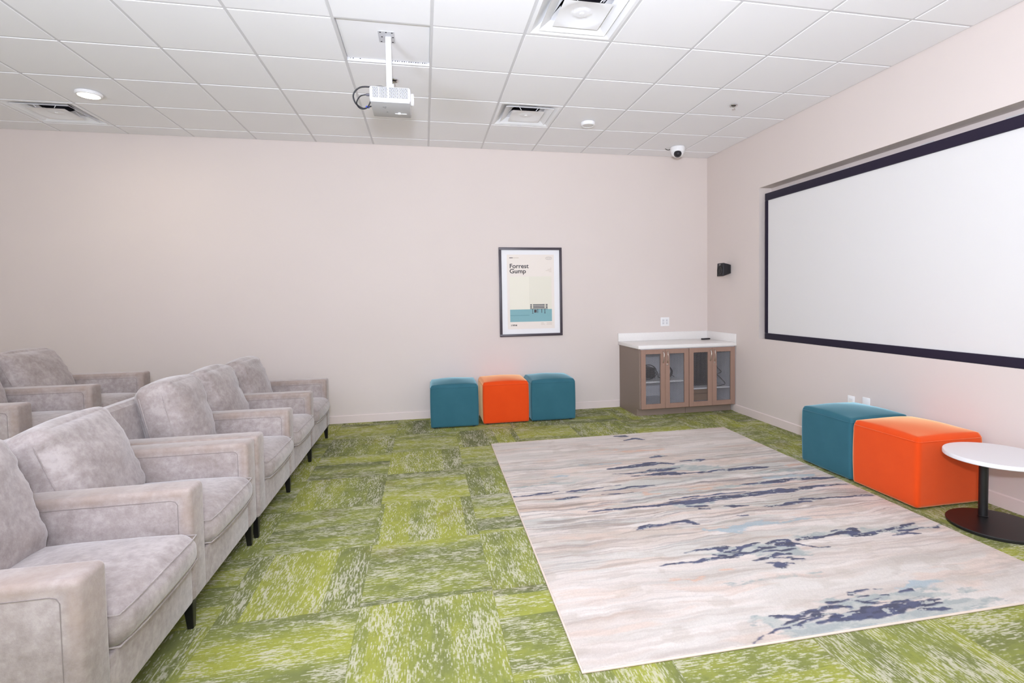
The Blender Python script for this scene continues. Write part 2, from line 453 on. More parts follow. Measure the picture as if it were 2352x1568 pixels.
# ------------------------------------------------------------------ air diffusers
def diffuser(i, j, label):
    cx_, cy_ = GX + (i - 5.5) * T, GY - (j - .5) * T
    o = thing('air_diffuser', label, 'air vent', (cx_, cy_, ROOM_H), 0, 'square ceiling air diffusers')
    h = T / 2 - .010
    def frustum(bm, levels):
        prev = None
        for s, z in levels:
            r_ = [bm.verts.new(p) for p in ((-s, -s, z), (s, -s, z), (s, s, z), (-s, s, z))]
            if prev: 
                for k in range(4): bm.faces.new((prev[k], prev[(k + 1) % 4], r_[(k + 1) % 4], r_[k]))
            prev = r_
        return prev
    bm = bmesh.new(); last = frustum(bm, [(h, .004), (h, -.004), (h - .022, -.006), (h - .03, .0), (.195, .050), (.15, .056)])
    ring = [bm.verts.new((.132 * math.cos(2 * math.pi * (k + .5) / 32 - math.pi * .75), .132 * math.sin(2 * math.pi * (k + .5) / 32 - math.pi * .75), .056)) for k in range(32)]
    for s in range(4):
        for k in range(8):
            a = ring[s * 8 + k]; b = ring[(s * 8 + k + 1) % 32]
            bm.faces.new((last[s], a, b)) if k < 7 else None
        bm.faces.new((last[s], ring[s * 8 + 7], ring[(s * 8 + 8) % 32], last[(s + 1) % 4]))
    link('pan', bm, M_whitem, o, 30)
    bm = lathe(bmesh.new(), [(.132, .056), (.132, .30), (.0, .30)], 32, caps=False); link('duct_collar', bm, M_duct, o, 60)
    def shell(name, levels):
        bm = bmesh.new(); frustum(bm, levels + [(s_, z_ + .003) for s_, z_ in levels[::-1]] + levels[:1])
        return link(name, bm, M_whitem, o)
    shell('cone_ring', [(.226, -.010), (.221, -.005), (.172, .024), (.166, .027)])
    # centre plaque: a shallow square dish with a round boss
    bm = bmesh.new(); n = 24; g = [[None] * (n + 1) for _ in range(n + 1)]
    for a in range(n + 1):
        for b in range(n + 1):
            u, v = a / n * 2 - 1, b / n * 2 - 1
            m = max(abs(u), abs(v)); rr = math.hypot(u, v)
            z = -.012 + .024 * max(0, 1 - rr) ** .8
            if rr < .36: z = -.014 + .024 * .64 ** .8 - .004
            g[a][b] = bm.verts.new((u * .152, v * .152, z))
    for a in range(n):
        for b in range(n): bm.faces.new((g[a][b], g[a + 1][b], g[a + 1][b + 1], g[a][b + 1]))
    pl = link('plaque', bm, M_whitem, o, 40)
    bm = lathe(bmesh.new(), [(.013, -.006), (.015, -.001), (.013, .003)], 20); link('knob', bm, M_whitem, pl, 40)
    for s in (-1, 1):
        for t_ in (-1, 1):
            bm = tube(bmesh.new(), [(s * .07, t_ * .146, -.006), (s * .10, t_ * .166, .026), (s * .085, t_ * .10, .058)], .0028, 6); link('hanger_wire', bm, M_whitem, o)
    return o
diffuser(7, 2, 'square white ceiling air diffuser beside the smoke detector, towards the poster wall')
diffuser(7, 5, 'square white ceiling air diffuser cut off by the top edge, largest of the three')
diffuser(0, 1, 'square ceiling air diffuser beside the glowing ceiling lamp')

# glowing disc lamp, smoke detector, sprinklers, dome camera
def disc_lamp(x, y, label):
    o = thing('ceiling_lamp', label, 'ceiling light', (x, y, ROOM_H - .0075))
    link('trim_ring', lathe(bmesh.new(), [(.092, 0), (.094, -.012), (.088, -.024), (.076, -.026), (.074, -.022), (.074, 0)], 40), M_white, o, 35)
    link('diffuser', lathe(bmesh.new(), [(.073, -.012), (.073, -.0215), (.06, -.0235)], 40), M_glow, o, 35)
    return o
disc_lamp(-2.69, 5.03, 'lit round disc lamp glowing warm on the ceiling above the rear sofa')
area('disc_lamp_light', (-2.69, 5.03, ROOM_H - .036), (-2.69, 5.03, 0), 5, .13, .13, (1, .86, .68), 'DISK')
o = thing('smoke_detector', 'round white smoke detector on the ceiling beside an air diffuser', 'smoke detector', (1.655, 5.08, ROOM_H - .0075))
link('housing', lathe(bmesh.new(), [(.068, 0), (.072, -.006), (.071, -.03), (.064, -.036), (.056, -.036), (.054, -.031), (.0, -.031)], 40), M_white, o, 35)
link('cover', lathe(bmesh.new(), [(.053, -.0312), (.05, -.034), (.02, -.035)], 40), mat('grey_cover', srgb(214, 212, 210), .5), o, 35)
def sprinkler(x, y, label):
    o = thing('fire_sprinkler', label, 'sprinkler', (x, y, ROOM_H - .0075), 0, 'ceiling fire sprinklers')
    link('escutcheon', lathe(bmesh.new(), [(.036, 0), (.038, -.003), (.034, -.008), (.026, -.004), (.022, 0)], 32), M_chrome, o, 40)
    link('recess_cup', lathe(bmesh.new(), [(.0225, -.002), (.016, -.0035), (.012, -.001)], 24), M_dark, o, 40)
    bm = lathe(bmesh.new(), [(.008, -.001), (.008, -.012), (.005, -.014)], 16)
    for s in (-1, 1): tube(bm, [(s * .006, 0, -.012), (s * .011, 0, -.024), (s * .004, 0, -.036)], .0022, 6)
    link('frame_arms', bm, M_chrome, o, 40)
    link('deflector', lathe(bmesh.new(), [(.004, -.034), (.017, -.037), (.017, -.039), (.004, -.039)], 20), M_chrome, o, 40)
sprinkler(2.854, 4.416, 'chrome fire sprinkler on the ceiling near the screen wall')
sprinkler(-.2, 4.36, 'chrome fire sprinkler on the ceiling just behind the projector')
o = thing('dome_camera', 'small white dome security camera on the ceiling near the corner of the walls', 'security camera', (2.985, 5.76, ROOM_H - .0075))
link('mount', lathe(bmesh.new(), [(.083, 0), (.086, -.01), (.086, -.045), (.082, -.058), (.074, -.066)], 40), M_white, o, 35)
bm = bmesh.new(); prof = [(.074 * math.cos(t * math.pi / 2 / 10), -.062 - .058 * math.sin(t * math.pi / 2 / 10)) for t in range(10)]
link('shell', lathe(bm, prof, 40), M_white, o, 60)
bm = bmesh.new(); bmesh.ops.create_uvsphere(bm, u_segments=32, v_segments=20, radius=.046)
for v in bm.verts: v.co = Vector((v.co.x - .018, v.co.y - .036, v.co.z - .083))
ey = link('lens_window', bm, mat('smoked_dome', srgb(34, 33, 38), .12), o, 60)
link('lens', lathe(bmesh.new(), [(.014, 0), (.014, .006), (.009, .009)], 20), M_blackpl, ey, 40, (-.031, -.079, -.095), (R(105), 0, R(-20)))
link('cable', tube(bmesh.new(), smooth_path([(-.06, .03, -.008), (-.09, .055, -.02), (-.115, .06, -.012), (-.12, .075, -.002)]), .004, 6), M_blackpl, o, 60)

# ------------------------------------------------------------------ projector
o = thing('projector', 'white projector hanging from the ceiling on a pole, lens towards the screen', 'projector', (-.19, 3.735, 2.70))
bm = bmesh.new(); box(bm, (-.132, -.145, .004), (.132, .15, .10), .014, 3)
link('body', bm, mat('projector_white', srgb(206, 206, 208), .45), o, 40)
bm = nbox((-.128, -.142, -.004), (.126, .147, .008), .004, 2); link('underside', bm, mat('projector_grey', srgb(184, 184, 186), .45), o, 40)
bm = bmesh.new(); random.seed(3)
for blk, (c0, nn) in enumerate(((-.112, 6), (-.068, 13), (.012, 7), (.058, 9))):
    for c in range(nn):
        for r_ in range(7):
            if blk == 1 and c in (8, 9): continue
            xx = c0 + c * .0062 + (.002 if r_ % 2 else 0); zz = .024 + r_ * .0098
            prism(bm, [(xx, zz), (xx + .0030, zz), (xx + .0046, zz + .0078), (xx + .0016, zz + .0078)], 1, -.1464, -.1445)
link('vent_slots', bm, mat('vent_grey', srgb(70, 68, 74), .7), o)
link('lens_ring', lathe(bmesh.new(), [(.036, 0), (.040, .004), (.040, .018), (.034, .022), (.030, .014)], 32, (.130, -.06, .05), 'X'), M_white, o, 40)
link('lens', lathe(bmesh.new(), [(.029, .01), (.024, .014), (.01, .017)], 32, (.131, -.06, .05), 'X'), mat('lens_glass', srgb(30, 30, 44), .08), o, 40)
link('zoom_tab', nbox((.02, .06, -.007), (.10, .066, -.003), .001), M_white, o)
link('zoom_knob', lathe(bmesh.new(), [(.011, 0), (.012, -.008), (.008, -.01)], 20, (.05, .052, -.004)), M_white, o, 40)
for (x_, y_) in ((-.05, -.05), (-.036, -.055), (-.04, -.035), (-.03, .04)):
    link('screw', lathe(bmesh.new(), [(.006, 0), (.006, -.0015), (.003, -.002)], 12, (x_, y_, -.0035)), mat('screw_grey', srgb(150, 150, 152), .4, .6), o, 40)
bm = box(nbox((-.032, -.03, .10), (.03, .03, .125), .004), (-.022, -.024, .12), (.020, .018, .165), .004); link('mount_bracket', bm, M_whitem, o, 40)
px_, py_ = -.042, -.009
bm = bmesh.new(); box(bm, (px_ + .013, py_ - .021, .12), (px_ + .052, py_ + .021, .478), .004)
link('pole', bm, MATS['projector_white'], o, 40)
bm = nbox((-.073, -.095, .4762), (.033, .062, .4798), .0012)
pl = link('ceiling_plate', bm, mat('plate_grey', srgb(196, 196, 199), .4), o)
for (x_, y_) in ((-.058, -.08), (.018, -.08), (-.058, .047), (.018, .047), (-.02, -.083), (-.05, -.02), (.022, -.02)):
    link('hole', lathe(bmesh.new(), [(.0055, 0), (.0055, -.0012), (.003, -.0014)], 12, (x_, y_, .4762)), M_dark, pl)
# its two cables loop out at the back
c = thing('projector_cable', 'black cables looping beside the hanging projector', 'cable', (-.19, 3.735, 2.70))
link('power_lead', tube(bmesh.new(), smooth_path([(-.035, .03, .158), (-.07, .0, .15), (-.12, -.03, .133), (-.2, -.03, .125), (-.245, -.02, .08), (-.235, 0, .03), (-.19, .02, .004), (-.155, .02, .015), (-.134, .02, .022)]), .0052, 8), M_blackpl, c, 60)
link('video_lead', tube(bmesh.new(), smooth_path([(-.132, -.06, .068), (-.16, -.06, .068), (-.2, -.05, .058), (-.225, -.03, .02), (-.205, 0, -.004), (-.16, -.01, .0), (-.13, -.03, .05), (-.127, -.02, .09)]), .0042, 8), M_blackpl, c, 60)
link('plug', lathe(bmesh.new(), [(.006, 0), (.009, .01), (.009, .03)], 14, (-.162, -.06, .068), 'X'), mat('grey_plug', srgb(92, 90, 98), .5), c, 40)
link('blue_connector', nbox((-.172, .013, .008), (-.147, .027, .022), .003), mat('blue_plastic', srgb(52, 72, 168), .4), c, 40)['label'] = 'blue video connector'

# ------------------------------------------------------------------ projection screen
SY0, SY1, SZ0, SZ1 = 2.30, 5.027, .9085, 2.476
o = thing('projection_screen', 'large fixed projection screen with black felt frame set in the wall niche', 'projection screen', (RIGHT + .02, (SY0 + SY1) / 2, SZ0))
hw, hh = (SY1 - SY0) / 2, SZ1 - SZ0
def bar(name, a, b, bev=.006): return link(name, nbox(a, b, bev, 2), M_felt, o, 40)
bar('frame_rail', (-.018, -hw, hh - .078), (.022, hw, hh)); bar('frame_rail', (-.018, -hw, 0), (.022, hw, .066))
bar('frame_stile', (-.018, hw - .04, .0662), (.022, hw, hh - .0782)); bar('frame_stile', (-.018, -hw, .0662), (.022, -hw + .04, hh - .0782))
link('screen_surface', nbox((-.004, -hw + .0402, .0662), (.004, hw - .0402, hh - .0782)), M_screen, o)
for y in (4.64, 3.98, 3.21, 2.63):
    yy = y - (SY0 + SY1) / 2
    bm = box(box(nbox((.02, yy - .05, hh - .01), (.126, yy + .05, hh + .004), .001), (.018, yy - .05, hh - .03), (.0235, yy + .05, hh + .018), .001), (.1, yy - .05, hh), (.127, yy + .05, hh + .03), .001)
    link('wall_bracket', bm, mat('bracket_steel', srgb(196, 194, 194), .35, .3), o)

# ------------------------------------------------------------------ speaker
o = thing('wall_speaker', 'small black wedge speaker on the right wall near the room corner', 'speaker', (RIGHT, 5.70, 1.70))
bm = bmesh.new()
fr = [(-.125, -.065, -.085), (-.125, .065, -.085), (-.118, .065, .078), (-.118, -.065, .078)]
bk = [(-.012, -.05, -.052), (-.012, .05, -.052), (-.012, .05, .058), (-.012, -.05, .058)]
v0 = [bm.verts.new(p) for p in fr]; v1 = [bm.verts.new(p) for p in bk]
bm.faces.new(v0); bm.faces.new(v1[::-1])
for k in range(4): bm.faces.new((v0[k], v1[k], v1[(k + 1) % 4], v0[(k + 1) % 4]))
bmesh.ops.bevel(bm, geom=bm.edges[:], offset=.01, segments=3, profile=.5, affect='EDGES')
link('cabinet', bm, M_blackpl, o, 40, None, (0, 0, R(3)))
dr = link('woofer', lathe(bmesh.new(), [(.052, 0), (.05, -.006), (.044, -.004), (.02, .006), (.012, -.001), (.0, -.003)], 32, (-.122, 0, -.012), 'X'), mat('driver_rubber', srgb(22, 22, 24), .4), o, 40, None, (0, 0, R(3)))
link('tweeter', lathe(bmesh.new(), [(.013, -.002), (.012, -.006), (.004, -.008)], 24, (-.119, .0, .055), 'X'), mat('tweeter_silver', srgb(150, 148, 146), .3, .8), o, 40, None, (0, 0, R(3)))
link('wall_plate', nbox((-.012, -.045, -.05), (0, .045, .055), .003), M_blackpl, o)

# ------------------------------------------------------------------ framed poster
def P(x0, x1): return x0, x1
o = thing('framed_poster', 'framed film poster with a teal band and park bench hung on the back wall', 'poster', (1.268, DEPTH, .93))
HW, HH = .387, 1.07
bm = bmesh.new(); fw = .030
for a, b in (((-HW, -.028, 0), (HW, -.001, fw)), ((-HW, -.028, HH - fw), (HW, -.001, HH)), ((-HW, -.028, fw), (-HW + fw, -.001, HH - fw)), ((HW - fw, -.028, fw), (HW, -.001, HH - fw))):
    box(bm, a, b, .003)
link('frame', bm, mat('dark_frame', srgb(66, 58, 66), .4), o, 40)
link('mat_board', nbox((-HW + fw, -.012, fw), (HW - fw, -.003, HH - fw)), mat('mat_white', srgb(232, 231, 232), .7), o)
pr = link('print', nbox((-.290, -.0135, .09), (.290, -.0121, .985)), mat('print_paper', srgb(230, 221, 212), .7), o)
Y_ = -.0136
def flat(name, rects, m, y=Y_):
    bm = bmesh.new()
    for (x0, z0, x1, z1) in rects: box(bm, (x0, y - .0006, z0), (x1, y, z1))
    return link(name, bm, m, pr)
OX, OZ = 1.268, .93
def rr(x0, z0, x1, z1): return (x0 - OX, z0 - OZ, x1 - OX, z1 - OZ)
flat('picture_field', [rr(1.008, 1.255, 1.525, 1.652)], mat('ink_sand', srgb(224, 220, 205), .7))
flat('wall_block', [rr(1.008, 1.255, 1.245, 1.652)], mat('ink_sand_light', srgb(229, 225, 210), .7), -.0143)
flat('teal_band', [rr(1.008, 1.106, 1.525, 1.255)], mat('ink_teal', srgb(128, 172, 178), .7))
flat('pavement_edge', [rr(1.008, 1.18, 1.245, 1.187)], mat('ink_teal_dark', srgb(106, 150, 156), .7), -.0143)
INK = mat('ink_dark', srgb(58, 54, 58), .7)
flat('header_rule', [rr(1.008, 1.872, 1.05, 1.880)], INK); flat('header_rule', [rr(1.05, 1.874, 1.122, 1.878)], mat('ink_tan', srgb(178, 164, 140), .7))
bl = []
for z in (1.304, 1.286, 1.268): bl += [rr(1.255, z, 1.278, z + .011), rr(1.29, z, 1.435, z + .011), rr(1.447, z, 1.472, z + .011)]
bl += [rr(1.255, 1.256, 1.472, 1.262), rr(1.283, 1.205, 1.289, 1.256), rr(1.278, 1.203, 1.295, 1.208), rr(1.345, 1.21, 1.352, 1.256), rr(1.395, 1.21, 1.402, 1.256), rr(1.432, 1.205, 1.439, 1.256), rr(1.428, 1.203, 1.446, 1.208)]
flat('park_bench', bl, mat('ink_bench', srgb(66, 68, 76), .7), -.015)
flat('suitcase', [rr(1.304, 1.214, 1.334, 1.25)], mat('ink_brown', srgb(76, 70, 72), .7), -.0156)
GRY = mat('ink_grey', srgb(170, 164, 158), .7)
bm = bmesh.new(); tube(bm, [(1.493 - OX + .040 * math.cos(t / 24 * 2 * math.pi), -.0140, 1.871 - OZ + .017 * math.sin(t / 24 * 2 * math.pi)) for t in range(24)], .0014, 6, True)
for s in (-1, 0, 1): tube(bm, [(1.493 - OX + s * .02 + .010 * math.cos(t / 16 * 2 * math.pi), -.0140, 1.871 - OZ + .012 * math.sin(t / 16 * 2 * math.pi)) for t in range(16)], .0011, 6, True)
link('oval_emblem', bm, GRY, pr)
fine = [rr(1.478, 1.735, 1.526, 1.739), rr(1.455, 1.720, 1.526, 1.724), rr(1.495, 1.705, 1.526, 1.709), rr(1.51, 1.75, 1.526, 1.753)]
fine += [rr(1.385 + (k % 2) * .004, 1.088 - k * .011, 1.42 + (k % 3) * .008, 1.091 - k * .011) for k in range(3)] + [rr(1.456 + (k % 2) * .005, 1.088 - k * .011, 1.526, 1.091 - k * .011) for k in range(3)]
M_fine = mat('ink_tan_light', srgb(196, 182, 166), .7)
for part in (fine[:4], fine[4:7], fine[7:]): flat('fine_print', part, M_fine)
def text(name, s, h, x, z, m, parent, y=-.0143, bold=0.0):
    cu = bpy.data.curves.new(name, 'FONT'); cu.body = s; cu.size = h / .70; cu.extrude = .0003; cu.offset = bold
    ob = bpy.data.objects.new(name, cu); COL.objects.link(ob)
    dg = bpy.context.evaluated_depsgraph_get(); dg.update()
    me = bpy.data.meshes.new_from_object(ob.evaluated_get(dg)); bpy.data.objects.remove(ob)
    me.materials.clear(); me.materials.append(m)
    ob = bpy.data.objects.new(name, me); COL.objects.link(ob); ob.parent = parent
    ob.location = (x - OX, y, z - OZ); ob.rotation_euler = (R(90), 0, 0)
    return ob
t1 = text('title_line', 'Forrest', .052, 1.008, 1.753, INK, pr, bold=.0012)
t2 = text('title_line', 'Gump', .052, 1.008, 1.692, INK, pr, bold=.0012)
t3 = text('year', '1994', .020, 1.012, 1.055, INK, pr, bold=.0006)
for t_, wd in ((t1, .231), (t2, .198), (t3, .072)):
    xs = [v.co.x for v in t_.data.vertices]; t_.scale.x = wd / (max(xs) - min(xs))
def gl(nt, b):
    b.inputs['Transmission Weight'].default_value = 1.0; b.inputs['IOR'].default_value = 1.45

# ------------------------------------------------------------------ wall outlets
def plate(name, label, loc, rz, w_, h_, inner, group=None):
    o = thing(name, label, 'outlet', loc, rz, group)
    link('cover_plate', nbox((-w_ / 2, -.006, -h_ / 2), (w_ / 2, 0, h_ / 2), .0025), M_white, o, 40)
    for k, xx in enumerate(inner):
        s = link('receptacle', nbox((xx - .017, -.0075, -.035), (xx + .017, -.0055, .035), .001), mat('outlet_face', srgb(222, 222, 224), .4), o)
        bm = bmesh.new()
        for zz in (-.018, .018):
            for dx in (-.006, .006): box(bm, (xx + dx - .0012, -.0079, zz - .004), (xx + dx + .0012, -.0074, zz + .005))
            lathe(bm, [(.002, -.0079), (.002, -.0074)], 8, (xx, 0, zz - .009), 'Y')
        link('slots', bm, M_dark, s)
    return o
plate('wall_outlet', 'double white electrical outlet on the back wall above the counter', (3.018, DEPTH, 1.062), 0, .12, .112, (-.024, .024))
o = plate('wall_outlet', 'white outlet plate with a yellow plug above the teal ottoman at the screen wall', (RIGHT, 3.842, .445), R(-90), .075, .115, (), 'white wall plates behind the ottomans')
link('receptacle', nbox((-.018, -.0075, -.035), (.018, -.0055, .035), .001), MATS['outlet_face'], o)
yp = link('yellow_plug', lathe(bmesh.new(), [(.014, 0), (.017, -.012), (.015, -.03), (.007, -.034)], 20, (.003, -.0075, -.012), 'Y'), mat('yellow_plastic', srgb(244, 214, 60), .4), o, 40)
yp['label'] = 'yellow plug'
o = plate('wall_outlet', 'white data plate with two black ports above the ottomans at the screen wall', (RIGHT, 3.685, .458), R(-90), .075, .115, (), 'white wall plates behind the ottomans')
bm = bmesh.new()
for zz in (-.012, -.034): lathe(bm, [(.006, -.006), (.007, -.010), (.005, -.016)], 14, (.0, 0, zz), 'Y')
link('port', bm, M_blackpl, o, 40)
cb = link('thin_wire', tube(bmesh.new(), smooth_path([(RIGHT - .03, 3.84, .43), (RIGHT - .04, 3.80, .428), (RIGHT - .035, 3.74, .424), (RIGHT - .018, 3.686, .424)]), .0022, 6), mat('brown_wire', srgb(120, 84, 78), .6), None, 60)
tag(cb, 'thin dark wire running between the two wall plates behind the teal ottoman', 'wire')

# ------------------------------------------------------------------ cabinets and counter
CF = 5.575        # front of the carcasses
def cabinet(x0, x1, label, end_left):
    W = x1 - x0
    o = thing('cabinet', label, 'cabinet', (x0, CF, 0), 0, 'mesh-door cabinets under the counter')
    D_ = DEPTH - CF - .004; t = .018
    bm = bmesh.new()
    box(bm, (t, .0, .10), (W - t, D_, .118)); box(bm, (t, D_ - .008, .118), (W - t, D_, .785))
    box(bm, (t, .0, .77), (W - t, D_ - .008, .788)); box(bm, (W - t, .0, .10), (W, D_, .788)); box(bm, (.0005, .0, .10), (t, D_, .788))
    link('carcass', bm, M_inner, o)
    if end_left:
        bm = prism(bmesh.new(), [(-.004, .09), (.072, .09), (.072, 0), (D_, 0), (D_, .788), (-.004, .788)], 0, -.016, 0)
        link('end_panel', bm, M_side, o)
    link('toe_kick', nbox((0 if not end_left else -.001, .070, 0), (W, .085, .099)), M_side, o)
    sz = .385 if end_left else .282
    link('shelf', nbox((t, .03, sz), (W - t, D_ - .008, sz + .018), .001), M_inner, o)
    dw = W / 2 - .0025
    for k in range(2):
        d0 = .0015 + k * W / 2; d1 = d0 + dw; z0, z1 = .092, .778; st = .056
        bm = bmesh.new()
        for a, b in (((d0, -.021, z0), (d0 + st, -.001, z1)), ((d1 - st, -.021, z0), (d1, -.001, z1)), ((d0 + st, -.021, z0), (d1 - st, -.001, z0 + st)), ((d0 + st, -.021, z1 - .052), (d1 - st, -.001, z1))):
            box(bm, a, b, .0012, 1)
        door = link('door', bm, M_taupe, o)
        # expanded-metal infill
        bm = bmesh.new(); a0, a1, c0, c1 = d0 + st - .004, d1 - st + .004, z0 + st - .004, z1 - .052 + .004
        pw, ph = .0125, .0185; nx, nz = int((a1 - a0) / pw), int((c1 - c0) / (ph / 2))
        sxw, szh = (a1 - a0) / nx, (c1 - c0) / nz; hw_ = .0011
        for i in range(nx + 1):
            for j in range(nz):
                for s in (1, -1):
                    xa = a0 + i * sxw + (s * sxw / 4 if j % 2 == 0 else 0) * 1.0
                    # each wire zigzags so that neighbours meet in diamonds
                    p = a0 + (i + (0 if j % 2 == 0 else .5 * s)) * sxw; q_ = a0 + (i + (.5 * s if j % 2 == 0 else 0)) * sxw
                    if min(p, q_) < a0 - 1e-6 or max(p, q_) > a1 + 1e-6: continue
                    za, zb = c0 + j * szh, c0 + (j + 1) * szh
                    vs = [bm.verts.new(v) for v in ((p - hw_, -.0095, za), (p + hw_, -.0095, za), (q_ + hw_, -.0095, zb), (q_ - hw_, -.0095, zb))]
                    bm.faces.new(vs)
        ext = bmesh.ops.extrude_face_region(bm, geom=bm.faces[:])
        for v in [g for g in ext['geom'] if isinstance(g, bmesh.types.BMVert)]: v.co.y += .0012
        link('wire_mesh', bm, M_mesh, door)
        hx = d1 - .026 if k == 0 else d0 + .026
        pts = [(hx, -.021, .752), (hx, -.036, .745), (hx + (.004 if k == 0 else -.004), -.046, .72), (hx, -.048, .69), (hx, -.044, .655), (hx - .002, -.033, .63), (hx - .002, -.021, .624)]
        link('handle', tube(bmesh.new(), smooth_path(pts, 5), .0048, 10), M_nickel, door, 60)
        if k == 1: link('lock', lathe(bmesh.new(), [(.009, -.0215), (.0095, -.026), (.006, -.0275)], 20, (d0 + .026, 0, .60), 'Y'), M_nickel, door, 40)
    return o
CX0, CX1, CX2 = 2.413, 3.010, 3.606
cabinet(CX0, CX1 - .002, 'taupe cabinet with mesh doors left of the pair, beside the ottomans', True)
cabinet(CX1 + .002, CX2, 'taupe cabinet with mesh doors right of the pair, in the room corner', False)
ct = thing('countertop', 'white countertop with low backsplash on the corner cabinets', 'countertop', (CX0, CF, .789))
link('slab', nbox((-.035, -.034, 0), (RIGHT - CX0 - .001, DEPTH - CF - .001, .040), .003), M_quartz, ct, 40)
link('backsplash', nbox((-.035, DEPTH - CF - .021, .0402), (RIGHT - CX0 - .001, DEPTH - CF - .001, .142), .002), M_quartz, ct, 40)
link('side_splash', nbox((RIGHT - CX0 - .021, -.034, .0402), (RIGHT - CX0 - .001, DEPTH - CF - .0212, .142), .002), M_quartz, ct, 40)
rc = thing('remote_control', 'small black remote control lying on the white countertop', 'remote control', (3.50, 6.03, .8292), R(12))
link('body', nbox((-.06, -.02, 0), (.06, .02, .018), .006, 3), M_blackpl, rc, 40)
bm = bmesh.new()
for k in range(5): lathe(bm, [(.004, .018), (.004, .0192)], 10, (-.04 + k * .017, 0, 0))
link('buttons', bm, mat('button_grey', srgb(120, 120, 124), .5), rc)
# things inside the cabinets
def coil(x, y, z, r_, turns, rz, label):
    pts = []
    for k in range(turns * 18 + 1):
        t_ = k / 18 * 2 * math.pi; q_ = r_ * (1 + .12 * math.sin(t_ * .37 + r_ * 30))
        pts.append((q_ * math.cos(t_), .012 * math.sin(t_ * .61), q_ * .85 * math.sin(t_) + r_ * 1.02))
    pts += [(r_ * 1.3, .03, .03), (r_ * 1.9, .05, .006)]
    ob = link('cable_coil', tube(bmesh.new(), pts, .0042, 6), M_blackpl, None, 60, (x, y, z), (0, 0, rz))
    return tag(ob, label, 'cable')
SH = .4035
coil(2.83, 5.76, SH, .075, 7, R(10), 'coil of black cable standing on the shelf in the left cabinet, behind its right door')
coil(2.56, 5.69, SH, .10, 2, R(-8), 'thin black cable looped above the black box in the left cabinet')
def boxthing(name, label, cat, a, b, m, extra=None):
    o = thing(name, label, cat, ((a[0] + b[0]) / 2, (a[1] + b[1]) / 2, a[2]))
    w2, d2, h = (b[0] - a[0]) / 2, (b[1] - a[1]) / 2, b[2] - a[2]
    link('casing', nbox((-w2, -d2, 0.004), (w2, d2, h), .004), m, o, 40)
    return o, w2, d2, h
o, w2, d2, h = boxthing('video_player', 'black electronics box on the shelf of the left cabinet', 'electronics', (2.44, 5.80, SH), (2.70, 6.05, SH + .125), M_blackpl)
link('front_panel', nbox((-w2 + .01, -d2 - .003, .02), (w2 - .01, -d2 + .001, h - .015), .001), mat('gloss_black', srgb(18, 18, 20), .15), o)
o, w2, d2, h = boxthing('amplifier', 'tall black amplifier on the shelf of the right cabinet', 'electronics', (3.04, 5.72, .3005), (3.43, 6.05, .3005 + .43), M_blackpl)
link('front_panel', nbox((-w2 + .008, -d2 - .003, .02), (w2 - .008, -d2 + .001, h - .02), .001), MATS['gloss_black'], o)
link('knob', lathe(bmesh.new(), [(.018, 0), (.017, -.014), (.012, -.016)], 20, (.06, -d2 - .003, .1), 'Y'), M_blackpl, o, 40)
o, w2, d2, h = boxthing('cardboard_box', 'open brown cardboard box at the bottom of the right cabinet', 'box', (3.05, 5.72, .1185), (3.43, 6.0, .1185 + .145), M_card)
link('flap', nbox((-w2, -d2 - .05, h - .055), (w2 - .05, -d2 - .002, h - .05)), M_card, o, 40, None, None)
ob = link('power_cable', tube(bmesh.new(), smooth_path([(3.37, 5.66, .70), (3.40, 5.65, .62), (3.43, 5.65, .53), (3.49, 5.66, .47), (3.43, 5.65, .45), (3.39, 5.65, .46), (3.45, 5.65, .42), (3.54, 5.66, .33), (3.50, 5.66, .308), (3.41, 5.65, .308), (3.38, 5.65, .37), (3.41, 5.65, .48)], 6), .0042, 6), M_blackpl, None, 60)
tag(ob, 'black cable hanging in loops behind the last mesh door at the wall', 'cable')

